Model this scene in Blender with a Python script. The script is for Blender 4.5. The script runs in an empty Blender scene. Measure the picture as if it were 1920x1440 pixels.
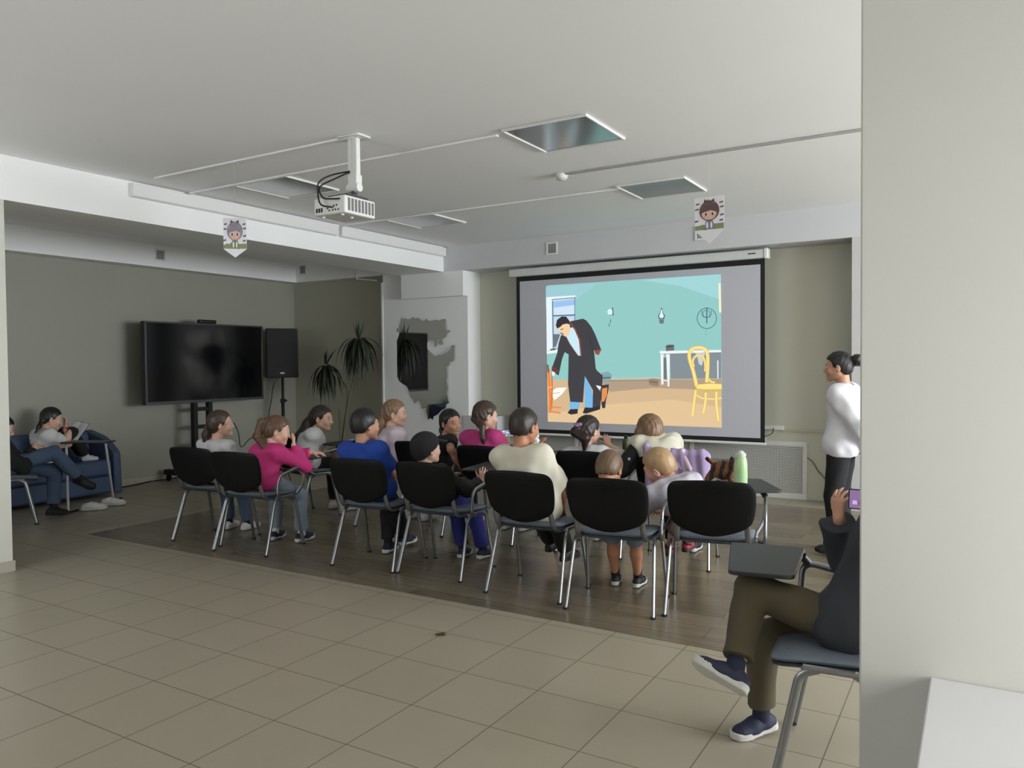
import bpy, math, random
import numpy as np
from mathutils import Matrix, Vector
random.seed(7)
SC = bpy.context.scene
COL = SC.collection
# ------------------------------------------------------------------ camera, world, light, exposure
CAM_H = 1.4635
FPX = 1454.12
CAM_R = np.array([[0.8559, 0.5165, -0.0093], [-0.0060, 0.0275, 0.9996], [-0.5165, 0.8557, -0.0262]])
def _rot(yaw, pitch, roll):
    cy, sy, cp, sp = math.cos(yaw), math.sin(yaw), math.cos(pitch), math.sin(pitch)
    f = np.array([sy*cp, cy*cp, sp]); r = np.array([cy, -sy, 0.0]); u = np.cross(r, f)
    c, s = math.cos(roll), math.sin(roll)
    return np.array([c*r+s*u, -s*r+c*u, f])
CAM_R = _rot(-0.54279488, -0.0260461, -0.00853593)
cam_d = bpy.data.cameras.new('camera'); cam = bpy.data.objects.new('camera', cam_d); COL.objects.link(cam)
cam_d.sensor_width = 36.0; cam_d.lens = FPX/1920*36.0; cam_d.clip_start = 0.05
cam.matrix_world = Matrix(((CAM_R[0][0], CAM_R[1][0], -CAM_R[2][0], 0), (CAM_R[0][1], CAM_R[1][1], -CAM_R[2][1], 0),
                           (CAM_R[0][2], CAM_R[1][2], -CAM_R[2][2], CAM_H), (0, 0, 0, 1)))
SC.camera = cam
EXPO = 0.12
SC.view_settings.view_transform = 'Standard'; SC.view_settings.look = 'None'
SC.view_settings.exposure = EXPO; SC.view_settings.gamma = 1.0; SC.view_settings.use_curve_mapping = False
SC.cycles.max_bounces = 8; SC.cycles.diffuse_bounces = 5; SC.cycles.glossy_bounces = 3; SC.cycles.sample_clamp_indirect = 4.0
wd = bpy.data.worlds.new('world'); SC.world = wd; wd.use_nodes = True
wd.node_tree.nodes['Background'].inputs[0].default_value = (0.72, 0.84, 1.0, 1); wd.node_tree.nodes['Background'].inputs[1].default_value = 1.0
def area(name, loc, rot, sx, sy, power, colr):
    l = bpy.data.lights.new(name, 'AREA'); l.shape = 'RECTANGLE'; l.size = sx; l.size_y = sy; l.energy = power; l.color = colr
    o = bpy.data.objects.new(name, l); COL.objects.link(o); o.location = loc; o.rotation_euler = rot
    return o
PI = math.pi
# daylight entering through the windows of the right-hand wall, plus an added rear fill
area('daylight_near_window', (1.27, 0.85, 1.32), (0, PI/2, 0), 0.85, 1.15, 22, (0.985, 0.985, 0.98))
area('daylight_far_window', (5.42, 5.5, 1.75), (0, PI/2+0.1, 0), 1.4, 4.4, 510, (0.93, 0.97, 1.03))
area('added_rear_fill', (-5.2, -2.93, 1.8), (PI/2+0.95, 0, 0.35), 2.5, 1.3, 150, (0.94, 0.97, 1.03))  # added lamp at an unseen rear window, tilted up to brighten the ceiling

# ------------------------------------------------------------------ room numbers
ZC = 2.985; XB = -5.97; YF = 8.20; YN = 8.60; ZB = 2.665; XT = -9.05; XS = -8.80; YALC = 8.53; ZS = 2.71
YNEAR = 1.70; XNEAR = -0.2065; XR = 5.5; YBACK = -3.0
def _ray(x, y):
    return CAM_R.T @ np.array([(x-960)/FPX, -(y-720)/FPX, 1.0])
CP = np.array([0, 0, CAM_H])
def onz(x, y, z=0.0):
    d = _ray(x, y); return CP + d*((z-CAM_H)/d[2])
def ony(x, y, Y):
    d = _ray(x, y); return CP + d*(Y/d[1])
def onx(x, y, X):
    d = _ray(x, y); return CP + d*(X/d[0])
def proj(P):
    d = CAM_R @ (np.asarray(P, float)-CP); return (960+FPX*d[0]/d[2], 720-FPX*d[1]/d[2])

# ------------------------------------------------------------------ materials
def lin(c):
    c = c/255.0
    return c/12.92 if c <= 0.04045 else ((c+0.055)/1.055)**2.4
def rgb(c): return (lin(c[0]), lin(c[1]), lin(c[2]), 1.0)
_M = {}
def mat(name, c, rough=0.6, metal=0.0, var=0.08, scale=8.0, bump=0.0, bscale=60.0, stretch=None, spec=0.5, em=None, em_s=0.0, coat=0.0):
    if name in _M: return _M[name]
    m = bpy.data.materials.new(name); m.use_nodes = True; nt = m.node_tree; N = nt.nodes; L = nt.links
    b = N['Principled BSDF']; b.inputs['Roughness'].default_value = rough; b.inputs['Metallic'].default_value = metal
    b.inputs['Specular IOR Level'].default_value = spec
    if coat: b.inputs['Coat Weight'].default_value = coat
    tc = N.new('ShaderNodeTexCoord'); src = tc.outputs['Object']
    if stretch:
        mp = N.new('ShaderNodeMapping'); mp.inputs['Scale'].default_value = stretch; L.new(src, mp.inputs[0]); src = mp.outputs[0]
    nz = N.new('ShaderNodeTexNoise'); nz.inputs['Scale'].default_value = scale; nz.inputs['Detail'].default_value = 3; L.new(src, nz.inputs[0])
    r = N.new('ShaderNodeMix'); r.data_type = 'RGBA'
    a = rgb(c); r.inputs[6].default_value = tuple(min(1, v*(1-var)) for v in a[:3])+(1,); r.inputs[7].default_value = tuple(min(1, v*(1+var)) for v in a[:3])+(1,)
    L.new(nz.outputs[0], r.inputs[0]); L.new(r.outputs[2], b.inputs['Base Color'])
    if bump:
        n2 = N.new('ShaderNodeTexNoise'); n2.inputs['Scale'].default_value = bscale; n2.inputs['Detail'].default_value = 2; L.new(src, n2.inputs[0])
        bp = N.new('ShaderNodeBump'); bp.inputs['Strength'].default_value = bump; bp.inputs['Distance'].default_value = 0.004
        L.new(n2.outputs[0], bp.inputs['Height']); L.new(bp.outputs[0], b.inputs['Normal'])
    if em is not None:
        b.inputs['Emission Color'].default_value = rgb(em); b.inputs['Emission Strength'].default_value = em_s
    _M[name] = m
    return m
def light_mat(name, c, s=1.0):
    # a patch of the projected picture / a lit display: it gives off light of this colour
    if name in _M: return _M[name]
    m = bpy.data.materials.new(name); m.use_nodes = True; nt = m.node_tree
    b = nt.nodes['Principled BSDF']; b.inputs['Base Color'].default_value = (0.02, 0.02, 0.02, 1); b.inputs['Roughness'].default_value = 0.8
    b.inputs['Specular IOR Level'].default_value = 0.0
    b.inputs['Emission Color'].default_value = rgb(c); b.inputs['Emission Strength'].default_value = s
    _M[name] = m
    return m
def math_node(nt, op, a, b=None, c=None):
    n = nt.nodes.new('ShaderNodeMath'); n.operation = op
    for i, v in enumerate((a, b, c)):
        if v is None: continue
        if isinstance(v, (int, float)): n.inputs[i].default_value = v
        else: nt.links.new(v, n.inputs[i])
    return n.outputs[0]
WHITE_PAINT = mat('white_wall_paint', (238, 239, 237), 0.75, var=0.03, scale=1.5, bump=0.05, bscale=150)
CEIL_PAINT = mat('ceiling_paint', (243, 243, 243), 0.8, var=0.03, scale=1.0)
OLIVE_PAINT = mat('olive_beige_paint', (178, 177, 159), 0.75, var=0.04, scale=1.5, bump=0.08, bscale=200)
OLIVE_SHADED = mat('olive_beige_paint_shaded', (154, 154, 141), 0.75, var=0.04, scale=1.5, bump=0.08, bscale=200)  # same olive paint, darkened: the left wall's dimmer light is in the colour
OLIVE_LIT = mat('olive_beige_paint_lit', (196, 195, 178), 0.75, var=0.04, scale=1.5, bump=0.08, bscale=200)  # same olive paint, colour raised to stand for stronger light behind the screen
GREY_PAINT = mat('grey_white_paint', (201, 202, 203), 0.75, var=0.03, scale=1.5)
CREAM_PAINT = mat('cream_wall_paint', (211, 210, 201), 0.7, var=0.025, scale=2.0, bump=0.05, bscale=120)
PLASTIC_W = mat('white_plastic', (225, 225, 222), 0.4, var=0.02)
BLACK_PL = mat('black_plastic', (24, 25, 27), 0.45, var=0.15)
BLACK_MT = mat('matt_black', (14, 14, 15), 0.7, var=0.2)
CHROME = mat('chrome_tube', (205, 205, 205), 0.18, 1.0, var=0.02)
RUBBER = mat('black_rubber', (20, 20, 20), 0.8, var=0.1)
CABLE_B = mat('black_cable', (18, 18, 20), 0.6)
GREY_MESH = mat('grey_vent_mesh', (150, 150, 146), 0.7, var=0.1, scale=400)

# ------------------------------------------------------------------ mesh helpers
class MB:
    def __init__(s): s.v = []; s.f = []; s.mi = []; s.cur = 0
    def add(s, vs, fs):
        o = len(s.v); s.v += [tuple(map(float, p)) for p in vs]
        for f in fs: s.f.append([i+o for i in f]); s.mi.append(s.cur)
    def box(s, a, b, M=None):
        (x0, y0, z0), (x1, y1, z1) = a, b
        vs = [(x0,y0,z0),(x1,y0,z0),(x1,y1,z0),(x0,y1,z0),(x0,y0,z1),(x1,y0,z1),(x1,y1,z1),(x0,y1,z1)]
        if M is not None: vs = [tuple(M @ Vector(p)) for p in vs]
        s.add(vs, [(0,3,2,1),(4,5,6,7),(0,1,5,4),(1,2,6,5),(2,3,7,6),(3,0,4,7)]); return s
    def prism(s, poly, ext, to3):   # poly: 2D list, ext: (lo, hi); to3(u, v, w) -> point
        n = len(poly); lo = [to3(p[0], p[1], ext[0]) for p in poly]; hi = [to3(p[0], p[1], ext[1]) for p in poly]
        s.add(lo+hi, [list(range(n))[::-1], list(range(n, 2*n))]+[(i, (i+1) % n, n+(i+1) % n, n+i) for i in range(n)]); return s
    def tube(s, pts, r, n=10, sec=(1.0, 1.0), caps=True, closed=False, up=(0, 0, 1)):
        P = [np.array(p, float) for p in pts]; m = len(P); rs = r if isinstance(r, (list, tuple)) else [r]*m
        rings = []; prevu = np.array(up, float)
        for i in range(m):
            if closed: t = P[(i+1) % m]-P[i-1]
            else: t = P[min(i+1, m-1)]-P[max(i-1, 0)]
            t = t/(np.linalg.norm(t)+1e-12)
            u = prevu - t*np.dot(prevu, t)
            if np.linalg.norm(u) < 1e-3:
                u = np.array([1.0, 0, 0]) - t*t[0]
            u /= np.linalg.norm(u); prevu = u; w = np.cross(t, u)
            rings.append([P[i]+rs[i]*(sec[0]*math.cos(2*PI*k/n)*u+sec[1]*math.sin(2*PI*k/n)*w) for k in range(n)])
        vs = [p for R in rings for p in R]; fs = []
        for i in range(m if closed else m-1):
            a, b = i*n, ((i+1) % m)*n
            for k in range(n): fs.append((a+k, a+(k+1) % n, b+(k+1) % n, b+k))
        if caps and not closed: fs += [list(range(n))[::-1], list(range((m-1)*n, m*n))]
        s.add(vs, fs); return s
    def lathe(s, prof, c=(0, 0, 0), n=24, M=None):   # prof: (r, z)
        vs = []
        for (r, z) in prof:
            for k in range(n):
                p = Vector((c[0]+r*math.cos(2*PI*k/n), c[1]+r*math.sin(2*PI*k/n), c[2]+z))
                vs.append(tuple(M @ p) if M is not None else tuple(p))
        m = len(prof); fs = [(i*n+k, i*n+(k+1) % n, (i+1)*n+(k+1) % n, (i+1)*n+k) for i in range(m-1) for k in range(n)]
        fs += [list(range(n))[::-1], list(range((m-1)*n, m*n))]
        s.add(vs, fs); return s
    def pillow(s, outline, thick, fn, rings=7, ex=3.0):
        # closed cushion-like slab over a 2D outline; fn(u, v, w) -> point
        n = len(outline); cx = sum(p[0] for p in outline)/n; cy = sum(p[1] for p in outline)/n
        vs = []; rr = [math.sin(PI/2*i/rings) for i in range(1, rings+1)]
        for side in (1, -1):
            vs.append(fn(cx, cy, side*thick/2))
            for r in rr[:-1]:
                t = thick/2*(1-r**ex)**(1/2.2)
                vs += [fn(cx+(p[0]-cx)*r, cy+(p[1]-cy)*r, side*t) for p in outline]
        eq = len(vs); vs += [fn(p[0], p[1], 0) for p in outline]
        fs = []; half = 1+n*(rings-1)
        for sd in (0, 1):
            o = sd*half
            def q(f): fs.append(f if sd == 0 else f[::-1])
            for k in range(n): q((o, o+1+k, o+1+(k+1) % n))
            for i in range(rings-2):
                a = o+1+i*n; b = a+n
                for k in range(n): q((a+k, b+k, b+(k+1) % n, a+(k+1) % n))
            a = o+1+(rings-2)*n
            for k in range(n): q((a+k, eq+k, eq+(k+1) % n, a+(k+1) % n))
        s.add(vs, fs); return s
def rpoly(pts, radii, n=6):      # rounded polygon
    out = []; m = len(pts)
    if not isinstance(radii, (list, tuple)): radii = [radii]*m
    for i in range(m):
        p = np.array(pts[i], float); a = np.array(pts[i-1], float)-p; b = np.array(pts[(i+1) % m], float)-p
        la, lb = np.linalg.norm(a), np.linalg.norm(b); r = min(radii[i], la*0.49, lb*0.49)
        p0 = p+a/la*r; p1 = p+b/lb*r
        for k in range(n+1):
            t = k/n; q = (1-t)**2*p0+2*t*(1-t)*p+t*t*p1; out.append((q[0], q[1]))
    return out
def smooth_path(pts, r=0.05, n=5):
    out = [tuple(pts[0])]
    for i in range(1, len(pts)-1):
        p = np.array(pts[i], float); a = np.array(pts[i-1], float)-p; b = np.array(pts[i+1], float)-p
        la, lb = np.linalg.norm(a), np.linalg.norm(b); q = min(r, la*0.49, lb*0.49)
        p0 = p+a/la*q; p1 = p+b/lb*q
        for k in range(n+1):
            t = k/n; out.append(tuple((1-t)**2*p0+2*t*(1-t)*p+t*t*p1))
    out.append(tuple(pts[-1])); return out
def spline(pts, n=8):
    P = [np.array(p, float) for p in pts]; P = [2*P[0]-P[1]]+P+[2*P[-1]-P[-2]]; out = []
    for i in range(1, len(P)-2):
        for k in range(n):
            t = k/n; a, b, c, d = P[i-1:i+3]
            out.append(tuple(0.5*((2*b)+(c-a)*t+(2*a-5*b+4*c-d)*t*t+(3*b-a-3*c+d)*t**3)))
    out.append(tuple(P[-2])); return out
def shade(me, ang=40):
    me.polygons.foreach_set('use_smooth', [True]*len(me.polygons))
    try: me.set_sharp_from_angle(angle=math.radians(ang))
    except Exception: pass
def obj(name, mb, m, parent=None, bevel=0.0, ang=40, seg=2):
    me = bpy.data.meshes.new(name); me.from_pydata(mb.v, [], mb.f); me.update()
    mats = m if isinstance(m, (list, tuple)) else [m]
    for q in mats: me.materials.append(q)
    if len(mats) > 1: me.polygons.foreach_set('material_index', mb.mi)
    shade(me, ang)
    o = bpy.data.objects.new(name, me); COL.objects.link(o)
    if parent is not None: o.parent = parent
    if bevel:
        b = o.modifiers.new('bevel', 'BEVEL'); b.width = bevel; b.segments = seg; b.limit_method = 'ANGLE'; b.angle_limit = math.radians(50)
    return o
def tag(o, label, cat, group=None, kind=None):
    if label: o['label'] = label
    if cat: o['category'] = cat
    if group: o['group'] = group
    if kind: o['kind'] = kind
    return o
def thing(name, label, cat, loc=(0, 0, 0), rz=0.0, group=None):
    o = bpy.data.objects.new(name, None); COL.objects.link(o); o.location = loc; o.rotation_euler = (0, 0, rz); o.empty_display_size = 0.1
    return tag(o, label, cat, group)
def struct(name, mb, m, **k):
    o = obj(name, mb, m, **k); o['kind'] = 'structure'; return o
def copy_tree(o, parent=None):
    c = o.copy(); COL.objects.link(c); c.parent = parent
    for ch in o.children: copy_tree(ch, c)
    return c

# ================================================================== SETTING
def tile_mat():
    m = bpy.data.materials.new('floor_tile'); m.use_nodes = True; nt = m.node_tree; L = nt.links
    b = nt.nodes['Principled BSDF']; tc = nt.nodes.new('ShaderNodeTexCoord'); sp = nt.nodes.new('ShaderNodeSeparateXYZ'); L.new(tc.outputs['Object'], sp.inputs[0])
    g = 0.0045
    def line(s, off):
        t = math_node(nt, 'MULTIPLY', math_node(nt, 'SUBTRACT', s, off), 1/0.4)
        fr = math_node(nt, 'FRACT', math_node(nt, 'ADD', t, 100.5))
        d = math_node(nt, 'ABSOLUTE', math_node(nt, 'SUBTRACT', fr, 0.5))
        return math_node(nt, 'LESS_THAN', d, g*0.5/0.4), math_node(nt, 'FLOOR', math_node(nt, 'ADD', t, 100.0))
    gx, ix = line(sp.outputs[0], -2.886); gy, iy = line(sp.outputs[1], 2.196)
    grout = math_node(nt, 'MAXIMUM', gx, gy)
    wn = nt.nodes.new('ShaderNodeTexWhiteNoise'); wn.noise_dimensions = '2D'; cb = nt.nodes.new('ShaderNodeCombineXYZ'); L.new(ix, cb.inputs[0]); L.new(iy, cb.inputs[1]); L.new(cb.outputs[0], wn.inputs[0])
    nz = nt.nodes.new('ShaderNodeTexNoise'); nz.inputs['Scale'].default_value = 6; nz.inputs['Detail'].default_value = 6; L.new(tc.outputs['Object'], nz.inputs[0])
    f = math_node(nt, 'ADD', math_node(nt, 'MULTIPLY', wn.outputs[0], 0.35), math_node(nt, 'MULTIPLY', nz.outputs[0], 0.6))
    mx = nt.nodes.new('ShaderNodeMix'); mx.data_type = 'RGBA'; mx.inputs[6].default_value = rgb((152, 144, 125)); mx.inputs[7].default_value = rgb((165, 156, 137)); L.new(f, mx.inputs[0])
    m2 = nt.nodes.new('ShaderNodeMix'); m2.data_type = 'RGBA'; L.new(mx.outputs[2], m2.inputs[6]); m2.inputs[7].default_value = rgb((104, 94, 78)); L.new(grout, m2.inputs[0])
    L.new(m2.outputs[2], b.inputs['Base Color'])
    L.new(math_node(nt, 'ADD', math_node(nt, 'MULTIPLY', grout, 0.5), 0.34), b.inputs['Roughness'])
    bp = nt.nodes.new('ShaderNodeBump'); bp.inputs['Strength'].default_value = 0.35; bp.inputs['Distance'].default_value = 0.002; bp.invert = True; L.new(grout, bp.inputs['Height']); L.new(bp.outputs[0], b.inputs['Normal'])
    return m
def lino_mat():
    m = bpy.data.materials.new('wood_look_linoleum'); m.use_nodes = True; nt = m.node_tree; L = nt.links
    b = nt.nodes['Principled BSDF']; tc = nt.nodes.new('ShaderNodeTexCoord')
    br = nt.nodes.new('ShaderNodeTexBrick'); br.inputs['Scale'].default_value = 1.0; br.inputs['Brick Width'].default_value = 1.25; br.inputs['Row Height'].default_value = 0.19; br.inputs['Mortar Size'].default_value = 0.0018
    br.inputs['Color1'].default_value = rgb((134, 123, 103)); br.inputs['Color2'].default_value = rgb((114, 104, 86)); br.inputs['Mortar'].default_value = rgb((84, 76, 62)); L.new(tc.outputs['Object'], br.inputs[0])
    mp = nt.nodes.new('ShaderNodeMapping'); mp.inputs['Scale'].default_value = (1.5, 22, 1); L.new(tc.outputs['Object'], mp.inputs[0])
    nz = nt.nodes.new('ShaderNodeTexNoise'); nz.inputs['Scale'].default_value = 2.0; nz.inputs['Detail'].default_value = 6; L.new(mp.outputs[0], nz.inputs[0])
    mx = nt.nodes.new('ShaderNodeMix'); mx.data_type = 'RGBA'; mx.blend_type = 'MULTIPLY'; mx.inputs[0].default_value = 0.75; L.new(br.outputs[0], mx.inputs[6])
    cr = nt.nodes.new('ShaderNodeValToRGB'); cr.color_ramp.elements[0].position = 0.3; cr.color_ramp.elements[0].color = (0.55, 0.55, 0.55, 1); cr.color_ramp.elements[1].position = 0.7; cr.color_ramp.elements[1].color = (1, 1, 1, 1); L.new(nz.outputs[0], cr.inputs[0]); L.new(cr.outputs[0], mx.inputs[7])
    L.new(mx.outputs[2], b.inputs['Base Color']); b.inputs['Roughness'].default_value = 0.25
    return m
mb = MB(); mb.box((XT-0.2, YBACK-0.2, -0.1), (XR+0.2, 9.0, 0.0)); struct('floor', mb, tile_mat())
lino = MB(); lino.box((-6.69, 3.868, 0.0), (1.2, 8.12, 0.003)); lo = obj('linoleum_sheet', lino, lino_mat())
tag(lo, 'large sheet of dark wood-look linoleum lying under the chair rows on the tiles', 'floor covering')
mb = MB(); mb.box((XT-0.2, YBACK-0.2, ZC), (XR+0.2, 9.0, ZC+0.15)); struct('ceiling', mb, CEIL_PAINT)
mb = MB(); mb.box((XT-0.2, YBACK, 0), (XT, 9.0, ZC)); struct('wall_left', mb, OLIVE_SHADED)
mb = MB(); mb.box((XT, YBACK, ZS), (XS, YALC-0.2, ZC)); struct('trim_1', mb, WHITE_PAINT)                 # bulkhead over the wall with the television
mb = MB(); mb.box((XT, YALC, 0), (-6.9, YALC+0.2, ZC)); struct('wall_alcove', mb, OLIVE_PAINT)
mb = MB(); mb.box((XT, YALC-0.2, ZS), (-7.0, YALC, ZC)); struct('trim_2', mb, WHITE_PAINT)
YP = 8.30
PXL = float(ony(720, 700, YP)[0]); PXR = float(ony(878, 700, YP)[0])
mb = MB(); mb.box((PXL, YP, 0), (PXR, YN+0.2, ZC)); struct('wall_pillar', mb, WHITE_PAINT)
mb = MB(); mb.box((PXL-0.025, YP-0.012, 0), (PXL, YP+0.03, 2.6)); struct('trim_3', mb, PLASTIC_W)
bl = float(ony(752, 540, YF)[0]); brr = float(ony(868, 540, YF)[0])
mb = MB(); mb.box((bl, YF, 2.345), (brr, YN, ZB)); struct('trim_4', mb, WHITE_PAINT)                        # boxed duct on top of the pillar
mb = MB(); mb.box((PXR, YN, 0), (XR, YN+0.2, ZC)); struct('wall_screen', mb, OLIVE_LIT)
mb = MB(); mb.box((XB, YF, ZB), (XR, YN, ZC)); struct('trim_5', mb, GREY_PAINT)                            # bulkhead over the screen
px = float(ony(1597, 600, YF)[0])
mb = MB(); mb.box((px, YF, 0), (px+0.55, YN, ZB)); struct('wall_pilaster', mb, mat('pilaster_paint', (192, 192, 190), 0.75, var=0.03))
mb = MB(); mb.box((-6.68, YBACK, ZB), (XB, YF, ZC)); struct('trim_6', mb, WHITE_PAINT)                      # beam
mb = MB(); mb.box((-6.55, 0.6, 0), (XB-0.004, 2.90, ZB)); struct('wall_column', mb, mat('column_paint', (203, 202, 190), 0.7, var=0.02))
mb = MB(); mb.box((-6.56, 0.6, 0), (XB+0.008, 2.912, 0.075)); struct('baseboard_column', mb, mat('baseboard_tile', (168, 163, 148), 0.5))
mb = MB(); mb.box((XT, YBACK, 0), (XT+0.012, YALC, 0.075)); struct('baseboard_left', mb, mat('baseboard_tile', (168, 163, 148), 0.5))
mb = MB(); mb.box((XT, YALC-0.012, 0), (PXL, YALC, 0.075)); struct('baseboard_alcove', mb, mat('baseboard_tile', (168, 163, 148), 0.5))
# near wall on the right of the photographer
mb = MB(); mb.box((XNEAR, YNEAR, 0), (XR, YNEAR+0.3, ZC)); struct('wall_near', mb, CREAM_PAINT, bevel=0.004)
# the rest of the room behind the photographer: right wall, rear wall, their windows
def wall_with_hole(name, mk, u0, u1, holes, m):
    # wall running along u with rectangular window openings (u0,u1,z0,z1); mk(u0,u1,z0,z1) adds one box
    mb = MB(); cur = u0
    for (a, b, z0, z1) in holes:
        mk(mb, cur, a, 0, ZC); mk(mb, a, b, 0, z0); mk(mb, a, b, z1, ZC); cur = b
    mk(mb, cur, u1, 0, ZC); struct(name, mb, m)
XR1 = 1.3; H1 = (0.25, 1.45, 0.87, 1.80); H2 = (3.2, 7.8, 0.95, 2.5); H3 = (-6.6, -3.8, 1.1, 2.5)
wall_with_hole('wall_right', lambda mb, a, b, z0, z1: mb.box((XR, a, z0), (XR+0.2, b, z1)), YNEAR, 9.0, [H2], WHITE_PAINT)
wall_with_hole('wall_side', lambda mb, a, b, z0, z1: mb.box((XR1, a, z0), (XR1+0.2, b, z1)), YBACK, YNEAR, [H1], WHITE_PAINT)
wall_with_hole('wall_rear', lambda mb, a, b, z0, z1: mb.box((a, YBACK-0.2, z0), (b, YBACK, z1)), XT, XR, [H3], WHITE_PAINT)
GLASS = bpy.data.materials.new('window_glass'); GLASS.use_nodes = True
_b = GLASS.node_tree.nodes['Principled BSDF']; _b.inputs['Transmission Weight'].default_value = 1.0; _b.inputs['Roughness'].default_value = 0.0; _b.inputs['IOR'].default_value = 1.05
_n = GLASS.node_tree.nodes.new('ShaderNodeTexNoise'); _n.inputs['Scale'].default_value = 2.0
def window(name, hole, axis, XR=XR):
    a, b, z0, z1 = hole; mb = MB(); g = MB(); w = 0.06
    def bx(M_, u0, u1, c0, c1, d0, d1):
        if axis == 'x': M_.box((XR+d0, u0, c0), (XR+d1, u1, c1))
        else: M_.box((u0, YBACK-d1, c0), (u1, YBACK-d0, c1))
    for (u0, u1, c0, c1) in ((a, b, z0, z0+w), (a, b, z1-w, z1), (a, a+w, z0+w, z1-w), (b-w, b, z0+w, z1-w), ((a+b)/2-w/2, (a+b)/2+w/2, z0+w, z1-w)):
        bx(mb, u0, u1, c0, c1, 0.09, 0.15)
    bx(mb, a-0.04, b+0.04, z0-0.03, z0, -0.12, 0.09)
    o = struct(name, mb, PLASTIC_W); bx(g, a+w, b-w, z0+w, z1-w, 0.115, 0.122); obj('pane', g, GLASS, o)
window('window_1', H1, 'x', XR1); window('window_2', H2, 'x'); window('window_3', H3, 'y')

# ---- counter standing against the near wall, bottom right
mb = MB(); c0 = thing('counter', 'white counter with a smooth white top against the near cream wall at bottom right', 'counter', (0.6, 1.2, 0))
def at_parent(bmesh, p):   # shift absolute coordinates into the parent's frame (translation only)
    bmesh.v = [(v[0]-p[0], v[1]-p[1], v[2]-p[2]) for v in bmesh.v]; return bmesh
xl = float(ony(1745, 1268, YNEAR)[0]); zt = float(ony(1745, 1268, YNEAR)[2])
mb.box((xl, 0.45, zt-0.03), (1.17, YNEAR-0.002, zt)); obj('top', at_parent(mb, (0.6, 1.2, 0)), mat('white_laminate', (236, 236, 238), 0.45, var=0.01), c0, bevel=0.003)
mb = MB(); mb.box((xl+0.01, 0.5, 0), (1.16, YNEAR-0.004, zt-0.03)); obj('body', at_parent(mb, (0.6, 1.2, 0)), mat('white_laminate', (236, 236, 238), 0.45), c0)

# ---- radiator covers under the screen
def perf_mat():
    m = bpy.data.materials.new('perforated_panel'); m.use_nodes = True; nt = m.node_tree; L = nt.links
    b = nt.nodes['Principled BSDF']; b.inputs['Roughness'].default_value = 0.5
    tc = nt.nodes.new('ShaderNodeTexCoord'); sp = nt.nodes.new('ShaderNodeSeparateXYZ'); L.new(tc.outputs['Object'], sp.inputs[0])
    def cell(s): return math_node(nt, 'SUBTRACT', math_node(nt, 'FRACT', math_node(nt, 'ADD', math_node(nt, 'MULTIPLY', s, 1/0.03), 50.0)), 0.5)
    x, z = cell(sp.outputs[0]), cell(sp.outputs[2])
    ax, az = math_node(nt, 'ABSOLUTE', x), math_node(nt, 'ABSOLUTE', z)
    # four slanted petals in every cell: |u-v| small, pushed away from cell centre and cell edge
    d = math_node(nt, 'ABSOLUTE', math_node(nt, 'SUBTRACT', ax, az)); s = math_node(nt, 'ADD', ax, az)
    pet = math_node(nt, 'MULTIPLY', math_node(nt, 'LESS_THAN', d, 0.17), math_node(nt, 'LESS_THAN', math_node(nt, 'ABSOLUTE', math_node(nt, 'SUBTRACT', s, 0.5)), 0.27))
    mx = nt.nodes.new('ShaderNodeMix'); mx.data_type = 'RGBA'; mx.inputs[6].default_value = rgb((214, 214, 208)); mx.inputs[7].default_value = rgb((26, 26, 26)); L.new(pet, mx.inputs[0]); L.new(mx.outputs[2], b.inputs['Base Color'])
    return m
PERF = perf_mat(); RADW = mat('radiator_cover_white', (216, 216, 211), 0.5, var=0.02)
def rad_cover(pxs, label):
    yf = YN-0.03
    xs = [float(ony(p, 860, yf)[0]) for p in pxs]; zt = 0.612
    t = thing('radiator_cover', label, 'radiator cover', ((xs[0]+xs[-1])/2, yf, 0), group='radiator covers under the screen')
    org = ((xs[0]+xs[-1])/2, yf, 0); fr = MB(); w = 0.045
    fr.box((xs[0], yf, 0.0), (xs[-1], yf+0.028, 0.06)); fr.box((xs[0], yf, zt-0.05), (xs[-1], yf+0.028, zt))
    for i, x in enumerate(xs):
        a = x if i == 0 else (x-w if i == len(xs)-1 else x-w/2)
        fr.box((a, yf-0.001, 0.06), (a+w, yf+0.028, zt-0.05))
    obj('frame', at_parent(fr, org), RADW, t, bevel=0.003)
    for i in range(len(xs)-1):
        p = MB(); p.box((xs[i]+w*0.5, yf+0.006, 0.055), (xs[i+1]-w*0.5, yf+0.012, zt-0.045)); obj('perforated_panel', at_parent(p, org), PERF, t)
rad_cover([930, 1080, 1281], 'white perforated radiator cover beneath the screen, behind the front row of children')
rad_cover([1293, 1513], 'white perforated radiator cover at the right end, beside the standing woman')
mb = MB(); gx0 = float(ony(869, 800, 8.27)[0]); gx1 = float(ony(932, 800, 8.27)[0]); gz = float(ony(869, 779, 8.27)[2])
mb.box((gx0, 8.27, 0), (gx1, YN, gz)); struct('trim_7', mb, GREY_PAINT)
mb = MB(); mb.box((gx1, YN-0.03, 0.614), (float(ony(1436, 800, YN)[0]), YN, 0.64)); struct('trim_8', mb, PLASTIC_W)

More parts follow.
